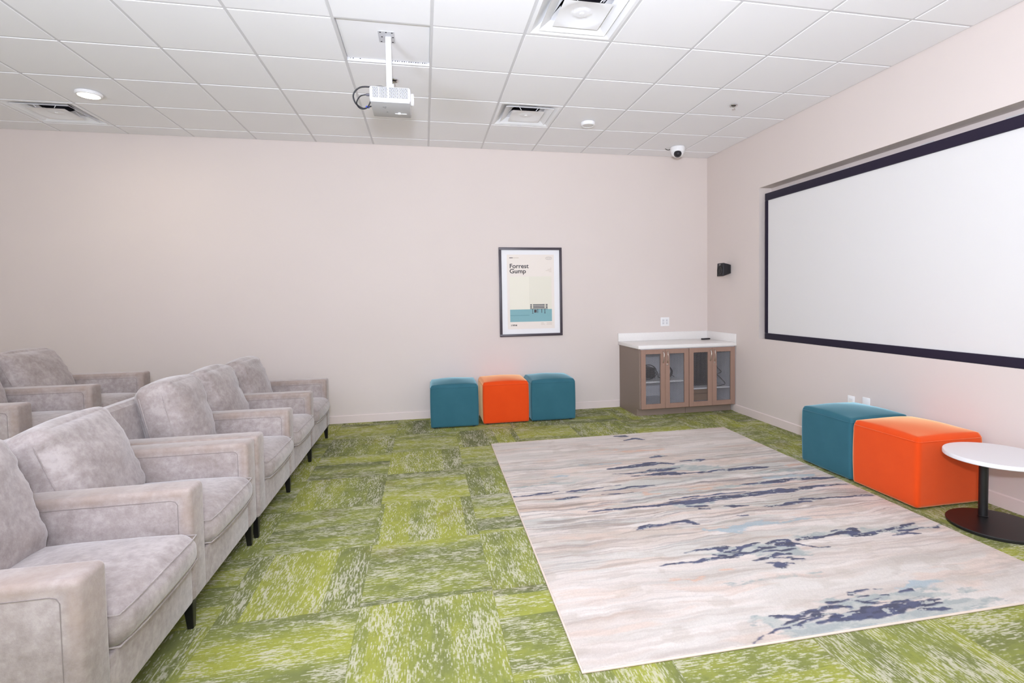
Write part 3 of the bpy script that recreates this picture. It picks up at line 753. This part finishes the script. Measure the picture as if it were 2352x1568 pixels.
# ------------------------------------------------------------------ ottomans
def ottoman(x0, y0, w_, d_, m, label, group, h=.455, rz=0, seed=1):
    o = thing('ottoman', label, 'ottoman', (x0 + w_ / 2, y0 + d_ / 2, 0), rz, group)
    bm = bmesh.new()
    bmesh.ops.create_cube(bm, size=2)
    bmesh.ops.subdivide_edges(bm, edges=bm.edges[:], cuts=26, use_grid_fill=True)
    r_ = .052; hx, hy, hz = w_ / 2, d_ / 2, h / 2
    for v in bm.verts:
        c = v.co.copy()
        u = [math.copysign(abs(t_) ** .8, t_) for t_ in c]
        p = Vector((u[0] * hx, u[1] * hy, u[2] * hz))
        rt = r_ if c.z > 0 else .010
        lim = (hx - .02, hy - .02, hz - rt)
        inn = Vector((max(-lim[i], min(lim[i], p[i])) for i in range(3)))
        d = p - inn
        if d.length > 1e-6:
            q = inn.copy(); rad = Vector((.02, .02, rt))
            dn = Vector((d[i] / rad[i] for i in range(3))); dn.normalize()
            q = inn + Vector((dn[i] * rad[i] for i in range(3)))
        else: q = p
        if c.z > .999: q.z += .034 * (1 - u[0] ** 2) ** .8 * (1 - u[1] ** 2) ** .8
        q.x += .004 * math.copysign(1, c.x) * (1 - u[2] ** 2) * (abs(c.x) > .999); q.y += .004 * math.copysign(1, c.y) * (1 - u[2] ** 2) * (abs(c.y) > .999)
        n_ = mnoise.noise(Vector((q.x * 6 + seed * 7, q.y * 6, q.z * 6)))
        q += Vector((0, -.003 * n_, 0)) if abs(c.y) > .999 else Vector((0, 0, .003 * n_))
        q.z = max(q.z, -hz)
        v.co = q + Vector((0, 0, hz + .012))
    b = link('upholstery', bm, m, o, 60)
    bm = bmesh.new()
    zt = h + .012 - r_ * .55; e = .0015
    tube(bm, [(-hx + .02, -hy - e, zt), (hx - .02, -hy - e, zt), (hx + e - .006, -hy + .006, zt), (hx + e, -hy + .02, zt), (hx + e, hy - .02, zt), (hx - .02, hy + e, zt), (-hx + .02, hy + e, zt), (-hx - e, hy - .02, zt), (-hx - e, -hy + .02, zt), (-hx + .006 - e, -hy + .006, zt)], .0022, 6, True)
    link('piping', bm, m, o, 60)
    for sx in (-1, 1):
        for sy in (-1, 1):
            link('foot', lathe(bmesh.new(), [(.018, 0), (.02, .013)], 16, (sx * (hx - .05), sy * (hy - .05), 0)), M_blackpl, o)
    return o
g1 = 'cube ottomans along the poster wall'; g2 = 'cube ottomans by the screen wall'
ottoman(.045, 5.63, .512, .50, M_teal, 'teal cube ottoman left of the orange one, under the blank wall', g1, seed=1, rz=R(-1))
ottoman(.608, 5.67, .515, .495, M_orange, 'orange cube ottoman between two teal ones on the poster wall', g1, seed=2)
ottoman(1.155, 5.665, .51, .50, M_teal, 'teal cube ottoman under the poster, nearer the cabinets', g1, seed=3, rz=R(-1))
ottoman(3.055, 3.245, .515, .515, M_teal, 'teal cube ottoman beside the rug, under the screen', g2, seed=4)
ottoman(3.050, 2.712, .515, .515, M_orange, 'orange cube ottoman beside the rug, next to the round side table', g2, seed=5)

# ------------------------------------------------------------------ side table
o = thing('side_table', 'low round side table with white top and black pedestal base', 'side table', (3.285, 2.42, 0))
link('base', lathe(bmesh.new(), [(.228, 0), (.236, .004), (.236, .016), (.232, .02)], 64), M_black, o, 40)
link('pole', lathe(bmesh.new(), [(.026, .0201), (.027, .024), (.0235, .027), (.0235, .41)], 32, (.035, .10, 0)), M_black, o, 40)
link('mounting_plate', nbox((-.06, .0, .404), (.13, .19, .4105), .002), M_black, o)
link('table_top', lathe(bmesh.new(), [(.253, .411), (.256, .414), (.256, .432), (.253, .436)], 72, (.0, -.0, 0)), M_lam, o, 40)

# ------------------------------------------------------------------ sofas
AW = .137
def sofa(name, label, X, arms, z0, cush, legs, seed):
    """front face at x = X, arms = near faces (y) of the arms, shared between neighbouring seats"""
    y0 = arms[0]
    o = thing(name, label, 'sofa', (X, y0, z0), 0, 'grey suede cinema sofas')
    A = [a - y0 for a in arms]; Wt = A[-1] + AW
    for k, a in enumerate(A):
        xb = -.92 if k in (0, len(A) - 1) else -.70
        bm = nbox((xb, a, .13), (0, a + AW, .615), .022, 4)
        arm = link('arm', bm, M_suede_arm, o, 50)
        bm = bmesh.new()
        for f in (a - .0004, a + AW + .0004):
            tube(bm, [(xb + .04, f, .572), (-.075, f, .572), (-.058, f, .567), (-.05, f, .552), (-.05, f, .16)], .0014, 6)
        link('seam', bm, M_seam, arm)
    bm = bmesh.new()
    for k in range(len(A) - 1):
        box(bm, (-.80, A[k] + AW - .004, .13), (-.006, A[k + 1] + .004, .298), .010, 3)
    link('base', bm, M_suede, o, 50)
    pts = [(-.68, .25), (-.765, .79), (-.79, .812), (-.83, .812), (-.92, .76), (-.92, .14), (-.68, .14)]
    link('back_frame', prism(bmesh.new(), pts, 1, .03, Wt - .03), M_suede, o, 25)
    for k in range(len(A) - 1):
        w_ = A[k + 1] - A[k] - AW - .002; yc = (A[k] + AW + A[k + 1]) / 2
        bm = cushion((.635, w_, .145), .062, (.016, .004, .034), seed + k * 3.1, 22, .003, axis=2)
        sc = link('seat_cushion', bm, M_suede, o, 180, (-.285, yc, .372))
        # welts around the front band of the cushion
        bm = bmesh.new()
        for zz in (.050, -.052): tube(bm, smooth_path([(.02, -w_ / 2 + .001, zz), (.27, -w_ / 2 + .004, zz), (.307, -w_ / 2 + .04, zz), (.315, 0, zz + (.006 if zz > 0 else -.004)), (.307, w_ / 2 - .04, zz), (.27, w_ / 2 - .004, zz), (.02, w_ / 2 - .001, zz)], 6), .0028, 6)
        link('welt', bm, M_suede, sc, 60)
        cw, ch, ct_, dx, dy, lean, cyaw = cush[k]
        bm = cushion((ct_, cw, ch), .062, (.045, .012, .022), seed + 11 + k * 5.7, 30, .017)
        for v in bm.verts: v.co += Vector((-ct_ / 2, 0, ch / 2))
        bc = link('back_cushion', bm, M_suede, o, 180, (-.452 + dx, yc + dy, .432), (0, -lean, cyaw))
        bm = bmesh.new()
        for xx in (-.045, -ct_ + .045):
            tube(bm, smooth_path([(xx, -cw / 2 - .001, .06), (xx, -cw / 2 - .009, ch / 2), (xx, -cw / 2 - .001, ch - .06)], 6), .0025, 6)
        link('welt', bm, M_suede, bc, 60)
    for (lx, ly) in legs:
        for xx in ((-.025, 0), (-.86, 1))[:]:
            bm = bmesh.new(); s0, s1 = .021, .0125
            x_, y_ = xx[0], ly - y0
            t0 = [bm.verts.new((x_ - .012 + dx_ * s1 + (.004 if xx[1] == 0 else -.004), y_ + dy_ * s1, 0)) for dx_, dy_ in ((-1, -1), (1, -1), (1, 1), (-1, 1))]
            t1_ = [bm.verts.new((x_ - .012 + dx_ * s0, y_ + dy_ * s0, .129)) for dx_, dy_ in ((-1, -1), (1, -1), (1, 1), (-1, 1))]
            bm.faces.new(t0[::-1]); bm.faces.new(t1_)
            for k in range(4): bm.faces.new((t0[k], t0[(k + 1) % 4], t1_[(k + 1) % 4], t1_[k]))
            bmesh.ops.bevel(bm, geom=bm.edges[:], offset=.003, segments=1, affect='EDGES')
            link('leg', bm, M_blackleg, o)
    return o
std = (.575, .50, .185, 0, 0, R(17), 0)
sofa('sofa', 'grey suede two-seat sofa with three arms, cut off by the lower left corner', -.98, [1.682, 2.400, 3.114], 0,
     [(.575, .50, .19, -.03, 0, R(16), 0), (.575, .485, .19, 0, 0, R(22), R(3))], [(0, 1.755), (0, 2.44), (0, 3.207)], 3)
sofa('sofa', 'grey suede three-seat sofa with four arms, front row end at the long wall', -.972, [3.262, 3.985, 4.705, 5.445], 0,
     [(.43, .505, .22, .01, .045, R(14), R(-4)), (.56, .50, .19, 0, 0, R(17), 0), (.575, .485, .19, 0, 0, R(17.5), 0)], [(0, 3.306), (0, 4.044), (0, 4.776), (0, 5.557)], 21)
sofa('sofa', 'grey suede sofa on the raised rear row behind the front sofas', -2.413, [3.66, 4.372, 5.095], RISE,
     [(.575, .50, .19, 0, 0, R(20), 0), (.585, .49, .19, 0, .02, R(25), 0)], [(0, 3.72), (0, 4.44), (0, 5.17)], 43)

# ------------------------------------------------------------------ rug: woven pattern as colours of a dense pile mesh
STROKES = {"N":[[[1.414,3.923,0.009],[1.52,3.926,0.027],[1.603,3.924,0.032],[1.717,3.951,0.032],[1.792,3.964,0.042],[1.86,3.962,0.028],[1.919,3.939,0.019],[1.968,3.914,0.014]],[[1.414,3.801,0.006],[1.576,3.778,0.011],[1.679,3.788,0.017],[1.753,3.805,0.03],[1.82,3.805,0.034],[1.87,3.805,0.026],[1.967,3.812,0.013]],[[1.524,3.711,0.006],[1.648,3.719,0.012],[1.746,3.719,0.029],[1.863,3.706,0.033],[1.929,3.689,0.02],[2.039,3.678,0.016],[2.144,3.67,0.02],[2.244,3.681,0.017],[2.331,3.671,0.025],[2.429,3.675,0.021],[2.53,3.669,0.029],[2.603,3.661,0.021],[2.675,3.662,0.006]],[[1.877,4.121,0.01],[1.946,4.143,0.025],[1.97,4.137,0.026],[2.028,4.134,0.007]],[[2.074,3.966,0.01],[2.151,3.96,0.019],[2.212,3.957,0.034],[2.278,3.962,0.01]],[[2.224,3.364,0.007],[2.315,3.358,0.01],[2.426,3.355,0.014],[2.48,3.362,0.025],[2.58,3.363,0.025],[2.681,3.366,0.018],[2.794,3.348,0.025]],[[2.731,3.351,0.025],[2.86,3.349,0.026],[2.982,3.329,0.013]],[[1.011,3.172,0.004],[1.109,3.168,0.01],[1.209,3.164,0.014],[1.318,3.165,0.015],[1.413,3.162,0.015],[1.516,3.158,0.018],[1.594,3.16,0.021],[1.689,3.15,0.034],[1.781,3.15,0.033],[1.879,3.168,0.031],[1.96,3.18,0.034],[2.069,3.175,0.028],[2.185,3.179,0.029],[2.307,3.19,0.032],[2.425,3.191,0.039],[2.493,3.178,0.028],[2.574,3.181,0.016],[2.659,3.186,0.013]],[[2.622,3.216,0.016],[2.776,3.206,0.016],[2.979,3.194,0.008]],[[1.61,3.234,0.006],[1.72,3.235,0.01],[1.88,3.232,0.01],[1.975,3.24,0.01],[2.079,3.237,0.007],[2.211,3.229,0.005]],[[1.546,3.19,0.004],[1.681,3.204,0.006],[1.917,3.194,0.006]],[[1.906,3.035,0.011],[1.955,3.023,0.02],[1.982,3.02,0.014],[2.048,3.012,0.006]],[[1.663,3.089,0.008],[1.721,3.08,0.009],[1.789,3.075,0.006]],[[1.721,3.043,0.006],[1.782,3.028,0.008]],[[2.133,2.979,0.004],[2.195,2.976,0.012],[2.267,2.974,0.012],[2.343,2.978,0.017],[2.431,2.976,0.014],[2.485,2.977,0.014]],[[2.464,3.022,0.018],[2.635,3.0,0.013],[2.806,2.988,0.011],[2.967,2.982,0.007]],[[0.566,3.543,0.01],[0.62,3.53,0.006],[0.697,3.524,0.008],[0.769,3.54,0.015],[0.844,3.54,0.01],[0.904,3.56,0.009]],[[0.961,3.528,0.008],[1.019,3.537,0.02],[1.091,3.537,0.02],[1.155,3.544,0.008],[1.254,3.559,0.005],[1.375,3.56,0.006]],[[1.227,3.485,0.005],[1.34,3.495,0.01],[1.413,3.508,0.013],[1.525,3.498,0.015],[1.609,3.506,0.008]],[[1.189,3.419,0.004],[1.309,3.415,0.008],[1.409,3.41,0.004]],[[0.853,3.421,0.004],[0.917,3.422,0.01],[0.952,3.425,0.016],[1.029,3.42,0.004]],[[1.83,4.837,0.014],[1.889,4.822,0.028],[1.913,4.802,0.019]],[[1.858,4.672,0.009],[1.974,4.716,0.023],[2.043,4.663,0.012]],[[1.213,2.856,0.005],[1.258,2.872,0.019],[1.309,2.888,0.015],[1.383,2.87,0.007],[1.449,2.886,0.015],[1.533,2.886,0.018],[1.561,2.865,0.012],[1.595,2.844,0.006]],[[1.157,2.439,0.004],[1.245,2.437,0.005],[1.287,2.441,0.009],[1.344,2.432,0.008],[1.415,2.436,0.017],[1.495,2.436,0.013],[1.588,2.425,0.005]],[[1.353,2.544,0.004],[1.46,2.534,0.008],[1.521,2.537,0.015],[1.581,2.516,0.034],[1.623,2.507,0.03],[1.678,2.517,0.022],[1.748,2.53,0.012],[1.796,2.536,0.005]],[[1.477,2.473,0.006],[1.556,2.449,0.017],[1.625,2.455,0.019],[1.691,2.447,0.008],[1.769,2.472,0.016],[1.828,2.469,0.014]],[[1.841,2.52,0.01],[1.904,2.529,0.026],[1.926,2.499,0.036],[1.946,2.477,0.02]],[[1.914,2.551,0.006],[1.968,2.529,0.01],[1.989,2.484,0.016],[2.026,2.452,0.008],[2.078,2.424,0.008],[2.135,2.417,0.004]],[[1.658,2.382,0.006],[1.735,2.39,0.012],[1.808,2.4,0.018],[1.867,2.392,0.011]],[[1.701,2.377,0.004],[1.817,2.366,0.004]],[[1.692,2.339,0.004],[1.758,2.327,0.012],[1.756,2.301,0.024],[1.794,2.313,0.01],[1.829,2.301,0.004]],[[1.856,2.332,0.009],[1.908,2.323,0.008]],[[1.842,2.36,0.006],[1.857,2.356,0.005]],[[1.762,2.445,0.006],[1.858,2.428,0.007],[1.936,2.432,0.006]],[[2.033,2.523,0.01],[2.098,2.539,0.019],[2.137,2.523,0.015],[2.186,2.52,0.006]],[[2.22,2.528,0.007],[2.278,2.534,0.015],[2.338,2.526,0.011],[2.409,2.545,0.016]],[[2.033,2.521,0.007],[2.106,2.539,0.017],[2.186,2.527,0.012],[2.258,2.532,0.015],[2.342,2.541,0.018],[2.416,2.554,0.027],[2.395,2.499,0.024],[2.438,2.496,0.014],[2.605,2.508,0.02],[2.708,2.53,0.02],[2.786,2.543,0.015],[2.848,2.547,0.006]],[[2.371,2.49,0.01],[2.481,2.493,0.01],[2.599,2.502,0.012],[2.719,2.481,0.014],[2.86,2.486,0.012],[2.918,2.48,0.015],[2.971,2.49,0.006]],[[2.587,2.446,0.007],[2.693,2.457,0.012],[2.765,2.437,0.005]],[[2.296,2.575,0.006],[2.396,2.566,0.01],[2.428,2.551,0.015]],[[1.654,1.855,0.014],[1.724,1.865,0.026],[1.786,1.864,0.035],[1.852,1.867,0.038],[1.915,1.866,0.036],[1.978,1.865,0.031],[2.051,1.872,0.019],[2.131,1.873,0.017],[2.243,1.876,0.006]],[[2.089,1.835,0.009],[2.134,1.829,0.011],[2.192,1.822,0.008],[2.22,1.812,0.006]],[[2.135,1.853,0.008],[2.22,1.857,0.006]],[[1.43,1.937,0.006],[1.533,1.913,0.008],[1.617,1.926,0.011],[1.717,1.94,0.011],[1.777,1.936,0.011],[1.81,1.923,0.008]],[[1.442,1.878,0.005],[1.534,1.9,0.008],[1.638,1.907,0.01],[1.721,1.902,0.008],[1.712,1.886,0.01]],[[1.252,1.797,0.004],[1.28,1.817,0.004],[1.323,1.839,0.004],[1.415,1.854,0.005],[1.504,1.855,0.006],[1.563,1.876,0.01],[1.629,1.896,0.008]],[[1.591,1.852,0.006],[1.649,1.856,0.01],[1.695,1.88,0.011]],[[1.747,1.967,0.011],[1.802,1.964,0.008],[1.875,1.971,0.006],[1.957,1.981,0.005]],[[1.842,1.964,0.004],[1.905,1.935,0.007],[1.995,1.945,0.004]],[[1.901,1.931,0.004],[2.014,1.9,0.006],[2.113,1.911,0.005]],[[2.065,1.898,0.006],[2.176,1.907,0.008]],[[1.894,2.013,0.007],[1.934,2.019,0.007],[2.0,2.025,0.006]],[[2.034,2.017,0.006],[2.057,2.01,0.006]],[[2.024,1.967,0.006],[2.047,1.96,0.005]],[[2.128,1.969,0.005],[2.186,1.971,0.008]],[[1.903,2.899,0.007],[1.958,2.889,0.006]]],"G":[[[1.406,1.912,0.023],[1.462,1.84,0.035],[1.567,1.824,0.042],[1.685,1.822,0.038],[1.856,1.808,0.035],[2.046,1.809,0.036],[2.27,1.831,0.052],[2.394,1.821,0.03],[2.487,1.834,0.012]],[[1.339,1.936,0.009],[1.411,1.928,0.015]],[[1.698,1.993,0.01],[1.77,1.986,0.025],[1.828,1.943,0.032],[2.002,1.952,0.033],[2.182,1.93,0.025],[2.291,1.905,0.024]],[[2.224,1.968,0.008],[2.317,1.951,0.008]],[[2.391,1.913,0.008],[2.472,1.915,0.01]],[[1.838,2.199,0.01],[1.865,2.18,0.016]],[[1.462,2.488,0.015],[1.546,2.479,0.029],[1.668,2.484,0.04],[1.772,2.459,0.059],[1.894,2.419,0.048],[1.956,2.382,0.019]],[[2.069,2.548,0.024],[2.279,2.556,0.024],[2.393,2.529,0.03],[2.681,2.506,0.037],[2.803,2.507,0.018]],[[1.873,3.811,0.044],[2.041,3.806,0.066],[2.148,3.766,0.065],[2.274,3.759,0.022]],[[1.63,3.106,0.037],[1.731,3.098,0.029],[1.841,3.104,0.015]],[[1.414,2.209,0.004],[1.557,2.198,0.004],[1.754,2.203,0.01]],[[0.575,3.699,0.014],[0.756,3.711,0.014],[0.888,3.722,0.019],[1.015,3.705,0.028],[1.102,3.728,0.014]],[[2.061,3.344,0.024],[2.265,3.354,0.017],[2.426,3.355,0.032]],[[2.489,3.56,0.02],[2.824,3.546,0.028]]],"B":[[[1.595,2.758,0.007],[1.684,2.743,0.012],[1.764,2.724,0.04],[1.817,2.746,0.03],[1.895,2.762,0.02],[1.978,2.764,0.024],[2.059,2.744,0.017]],[[2.152,1.984,0.011],[2.256,2.009,0.019],[2.333,2.002,0.018],[2.393,1.997,0.005]],[[1.228,4.068,0.005],[1.34,4.07,0.008],[1.465,4.053,0.014],[1.57,4.044,0.017]],[[2.12,2.743,0.01],[2.224,2.77,0.01],[2.3,2.767,0.008]],[[0.964,3.855,0.012],[1.047,3.859,0.018]],[[2.492,3.446,0.015],[2.661,3.448,0.023],[2.855,3.422,0.026]]],"O":[[[1.173,2.307,0.005],[1.227,2.299,0.008],[1.254,2.279,0.012],[1.298,2.291,0.005]],[[1.839,3.36,0.016],[1.957,3.35,0.017]],[[1.492,3.369,0.017],[1.551,3.354,0.013]],[[1.723,4.328,0.022],[2.057,4.319,0.017]],[[2.868,3.658,0.022],[2.969,3.671,0.017]],[[1.449,2.333,0.004],[1.48,2.326,0.004]],[[1.407,4.425,0.008],[1.666,4.423,0.01]]]}
def build_rug():
    BL, BR, FL, FR = np.array((.598, 4.893)), np.array((3.044, 4.893)), np.array((.545, 1.805)), np.array((2.965, 1.778))
    nx, ny = 500, 640
    s, t_ = np.meshgrid(np.linspace(0, 1, nx), np.linspace(0, 1, ny))
    XY = (FL * ((1 - s) * (1 - t_))[..., None] + FR * (s * (1 - t_))[..., None] + BL * ((1 - s) * t_)[..., None] + BR * (s * t_)[..., None])
    X, Y = XY[..., 0], XY[..., 1]
    rng = np.random.default_rng(5)
    def vn(x, y, fx, fy, sd):
        g = np.random.default_rng(sd).random((256, 256))
        u, v = x * fx + 100, y * fy + 100
        i, j = np.floor(u).astype(int), np.floor(v).astype(int); a, b = u - i, v - j
        a, b = a * a * (3 - 2 * a), b * b * (3 - 2 * b)
        G = lambda p, q: g[p % 256, q % 256]
        return (G(i, j) * (1 - a) + G(i + 1, j) * a) * (1 - b) + (G(i, j + 1) * (1 - a) + G(i + 1, j + 1) * a) * b
    def fbm(x, y, fx, fy, sd, o=4):
        r_, amp, tot = 0, 1, 0
        for k in range(o): r_ = r_ + amp * vn(x, y, fx * 2 ** k, fy * 2 ** k, sd + k); tot += amp; amp *= .55
        return r_ / tot
    lin = lambda c: np.array(srgb(*c))
    C = np.ones((ny, nx, 3)) * lin((226, 214, 205))
    def lay(col, m): 
        nonlocal C
        C = C * (1 - m[..., None]) + lin(col) * m[..., None]
    sm = lambda v, a, b: np.clip((v - a) / (b - a), 0, 1) ** 2 * (3 - 2 * np.clip((v - a) / (b - a), 0, 1))
    mid = np.exp(-((Y - 3.35) / .75) ** 2)                       # busiest across the middle
    warp = (fbm(X, Y, 3, 6, 90) - .5) * .10
    lay((238, 229, 221), .7 * sm(fbm(X, Y + warp, 1.6, 8, 11), .45, .62))
    lay((204, 186, 172), (.35 + .4 * mid) * sm(fbm(X, Y + warp, 1.5, 13, 21), .54, .68))
    lay((198, 198, 190), (.25 + .6 * mid) * sm(fbm(X, Y + warp, 1.2, 11, 31), .52, .66))
    lay((228, 200, 182), .5 * sm(fbm(X, Y + warp, 2.0, 12, 41), .58, .7))
    lay((176, 158, 146), (.25 + .5 * mid) * sm(fbm(X, Y + warp, 2.2, 26, 51), .60, .72))
    lay((150, 146, 146), (.06 + .6 * mid) * sm(fbm(X, Y + warp, 2.4, 34, 61), .62, .72))
    lay((190, 178, 164), .35 * sm(fbm(X, Y, 7, 11, 71), .58, .7))
    lay((150, 134, 124), (.12 + .6 * mid) * sm(fbm(X, Y + warp, 1.1, 48, 401, 3), .62, .72))
    lay((122, 118, 124), (.04 + .6 * mid) * sm(fbm(X, Y + warp, 1.4, 60, 411, 3), .65, .73))
    lay((214, 172, 146), .3 * mid * sm(fbm(X, Y + warp, 1.8, 30, 421, 3), .63, .72))
    rag = (fbm(X, Y, 22, 70, 200, 3) - .5)
    rag2 = (fbm(X, Y, 9, 30, 210, 3) - .5)
    H = np.zeros((ny, nx))
    def strokes(key, col, edge, alpha, wob, pile=0, sub=None):
        nonlocal H
        for st in STROKES[key]:
            p = np.array(st); x0, x1 = p[:, 0].min() - .06, p[:, 0].max() + .06; y0, y1 = p[:, 1].min() - .14, p[:, 1].max() + .14
            msk = (X > x0) & (X < x1) & (Y > y0) & (Y < y1)
            if not msk.any(): continue
            px_, py_ = X[msk] + .02 * rag2[msk], Y[msk] + .035 * rag2[msk]; best = np.full(px_.shape, 9.0)
            for a, b in zip(p[:-1], p[1:]):
                d = b[:2] - a[:2]; q_ = np.clip(((px_ - a[0]) * d[0] + (py_ - a[1]) * d[1]) / (d @ d + 1e-9), 0, 1)
                ex, ey_ = px_ - a[0] - q_ * d[0], py_ - a[1] - q_ * d[1]
                best = np.minimum(best, np.hypot(ex * .6, ey_) - (a[2] + (b[2] - a[2]) * q_))
            m = np.zeros((ny, nx)); m[msk] = alpha * sm(-(best + wob * rag[msk]), -edge, edge)
            if sub is not None: m = m * sub
            lay(col, m); H = np.maximum(H, m * pile)
    strokes('G', (184, 190, 184), .012, .75, .05)
    strokes('B', (164, 186, 196), .008, .8, .05)
    strokes('O', (226, 178, 150), .012, .7, .06)
    strokes('G', (146, 160, 162), .006, .55, .09, 0, sm(fbm(X, Y, 14, 34, 301), .42, .6))
    strokes('N', (48, 62, 104), .004, .97, .014, 1)
    strokes('N', (32, 42, 76), .003, .8, .02, 0, sm(fbm(X, Y, 18, 50, 311), .46, .6))
    strokes('N', (196, 198, 192), .002, .8, .01, 0, sm(fbm(X, Y, 16, 55, 321), .64, .68))
    C *= .80 * (1 + .10 * (rng.random((ny, nx)) - .5))[..., None]
    Z = .0105 + .002 * H + .0012 * rng.random((ny, nx))
    ed = np.minimum(np.minimum(s, 1 - s) * 2.44, np.minimum(t_, 1 - t_) * 3.09)
    Z = np.where(ed < .004, .003, Z)
    V = np.stack([X, Y, Z], -1).reshape(-1, 3)
    idx = np.arange(nx * ny).reshape(ny, nx)
    F = np.stack([idx[:-1, :-1], idx[:-1, 1:], idx[1:, 1:], idx[1:, :-1]], -1).reshape(-1, 4)
    me = bpy.data.meshes.new('rug'); me.vertices.add(len(V)); me.vertices.foreach_set('co', V.ravel())
    me.loops.add(F.size); me.loops.foreach_set('vertex_index', F.ravel())
    me.polygons.add(len(F)); me.polygons.foreach_set('loop_start', np.arange(0, F.size, 4)); me.polygons.foreach_set('loop_total', np.full(len(F), 4))
    me.update(); me.validate()
    at = me.color_attributes.new('weave', 'FLOAT_COLOR', 'POINT')
    at.data.foreach_set('color', np.concatenate([C.reshape(-1, 3), np.ones((nx * ny, 1))], 1).ravel())
    me.polygons.foreach_set('use_smooth', np.ones(len(F), bool))
    def rb(nt, b):
        a = N(nt, 'ShaderNodeVertexColor', layer_name='weave')
        P_ = N(nt, 'ShaderNodeNewGeometry').outputs['Position']
        f = noise(nt, P_, 380, 2)
        L(nt, mix(nt, math_(nt, 'MULTIPLY', f, .18), a.outputs['Color'], (.62, .56, .5)), b.inputs['Base Color'])
        bump(nt, b, f, .35, .003)
    me.materials.append(mat('rug_pile', rough=.95, spec=.08, sheen=.1, build=rb))
    root = thing('rug', 'large cream rug with navy abstract streaks on the green carpet', 'rug', (0, 0, 0))
    ob = bpy.data.objects.new('pile', me); COL.objects.link(ob); ob.parent = root
    bm = bmesh.new()
    c4 = [FL, FR, BR, BL]; pts = []
    for k in range(4):
        a, b = c4[k], c4[(k + 1) % 4]
        for q_ in range(24): pts.append((*(a + (b - a) * q_ / 24), .0055))
    tube(bm, pts, .0052, 8, True)
    link('bound_edge', bm, mat('rug_binding', srgb(214, 198, 184), .95), root, 60)
build_rug()
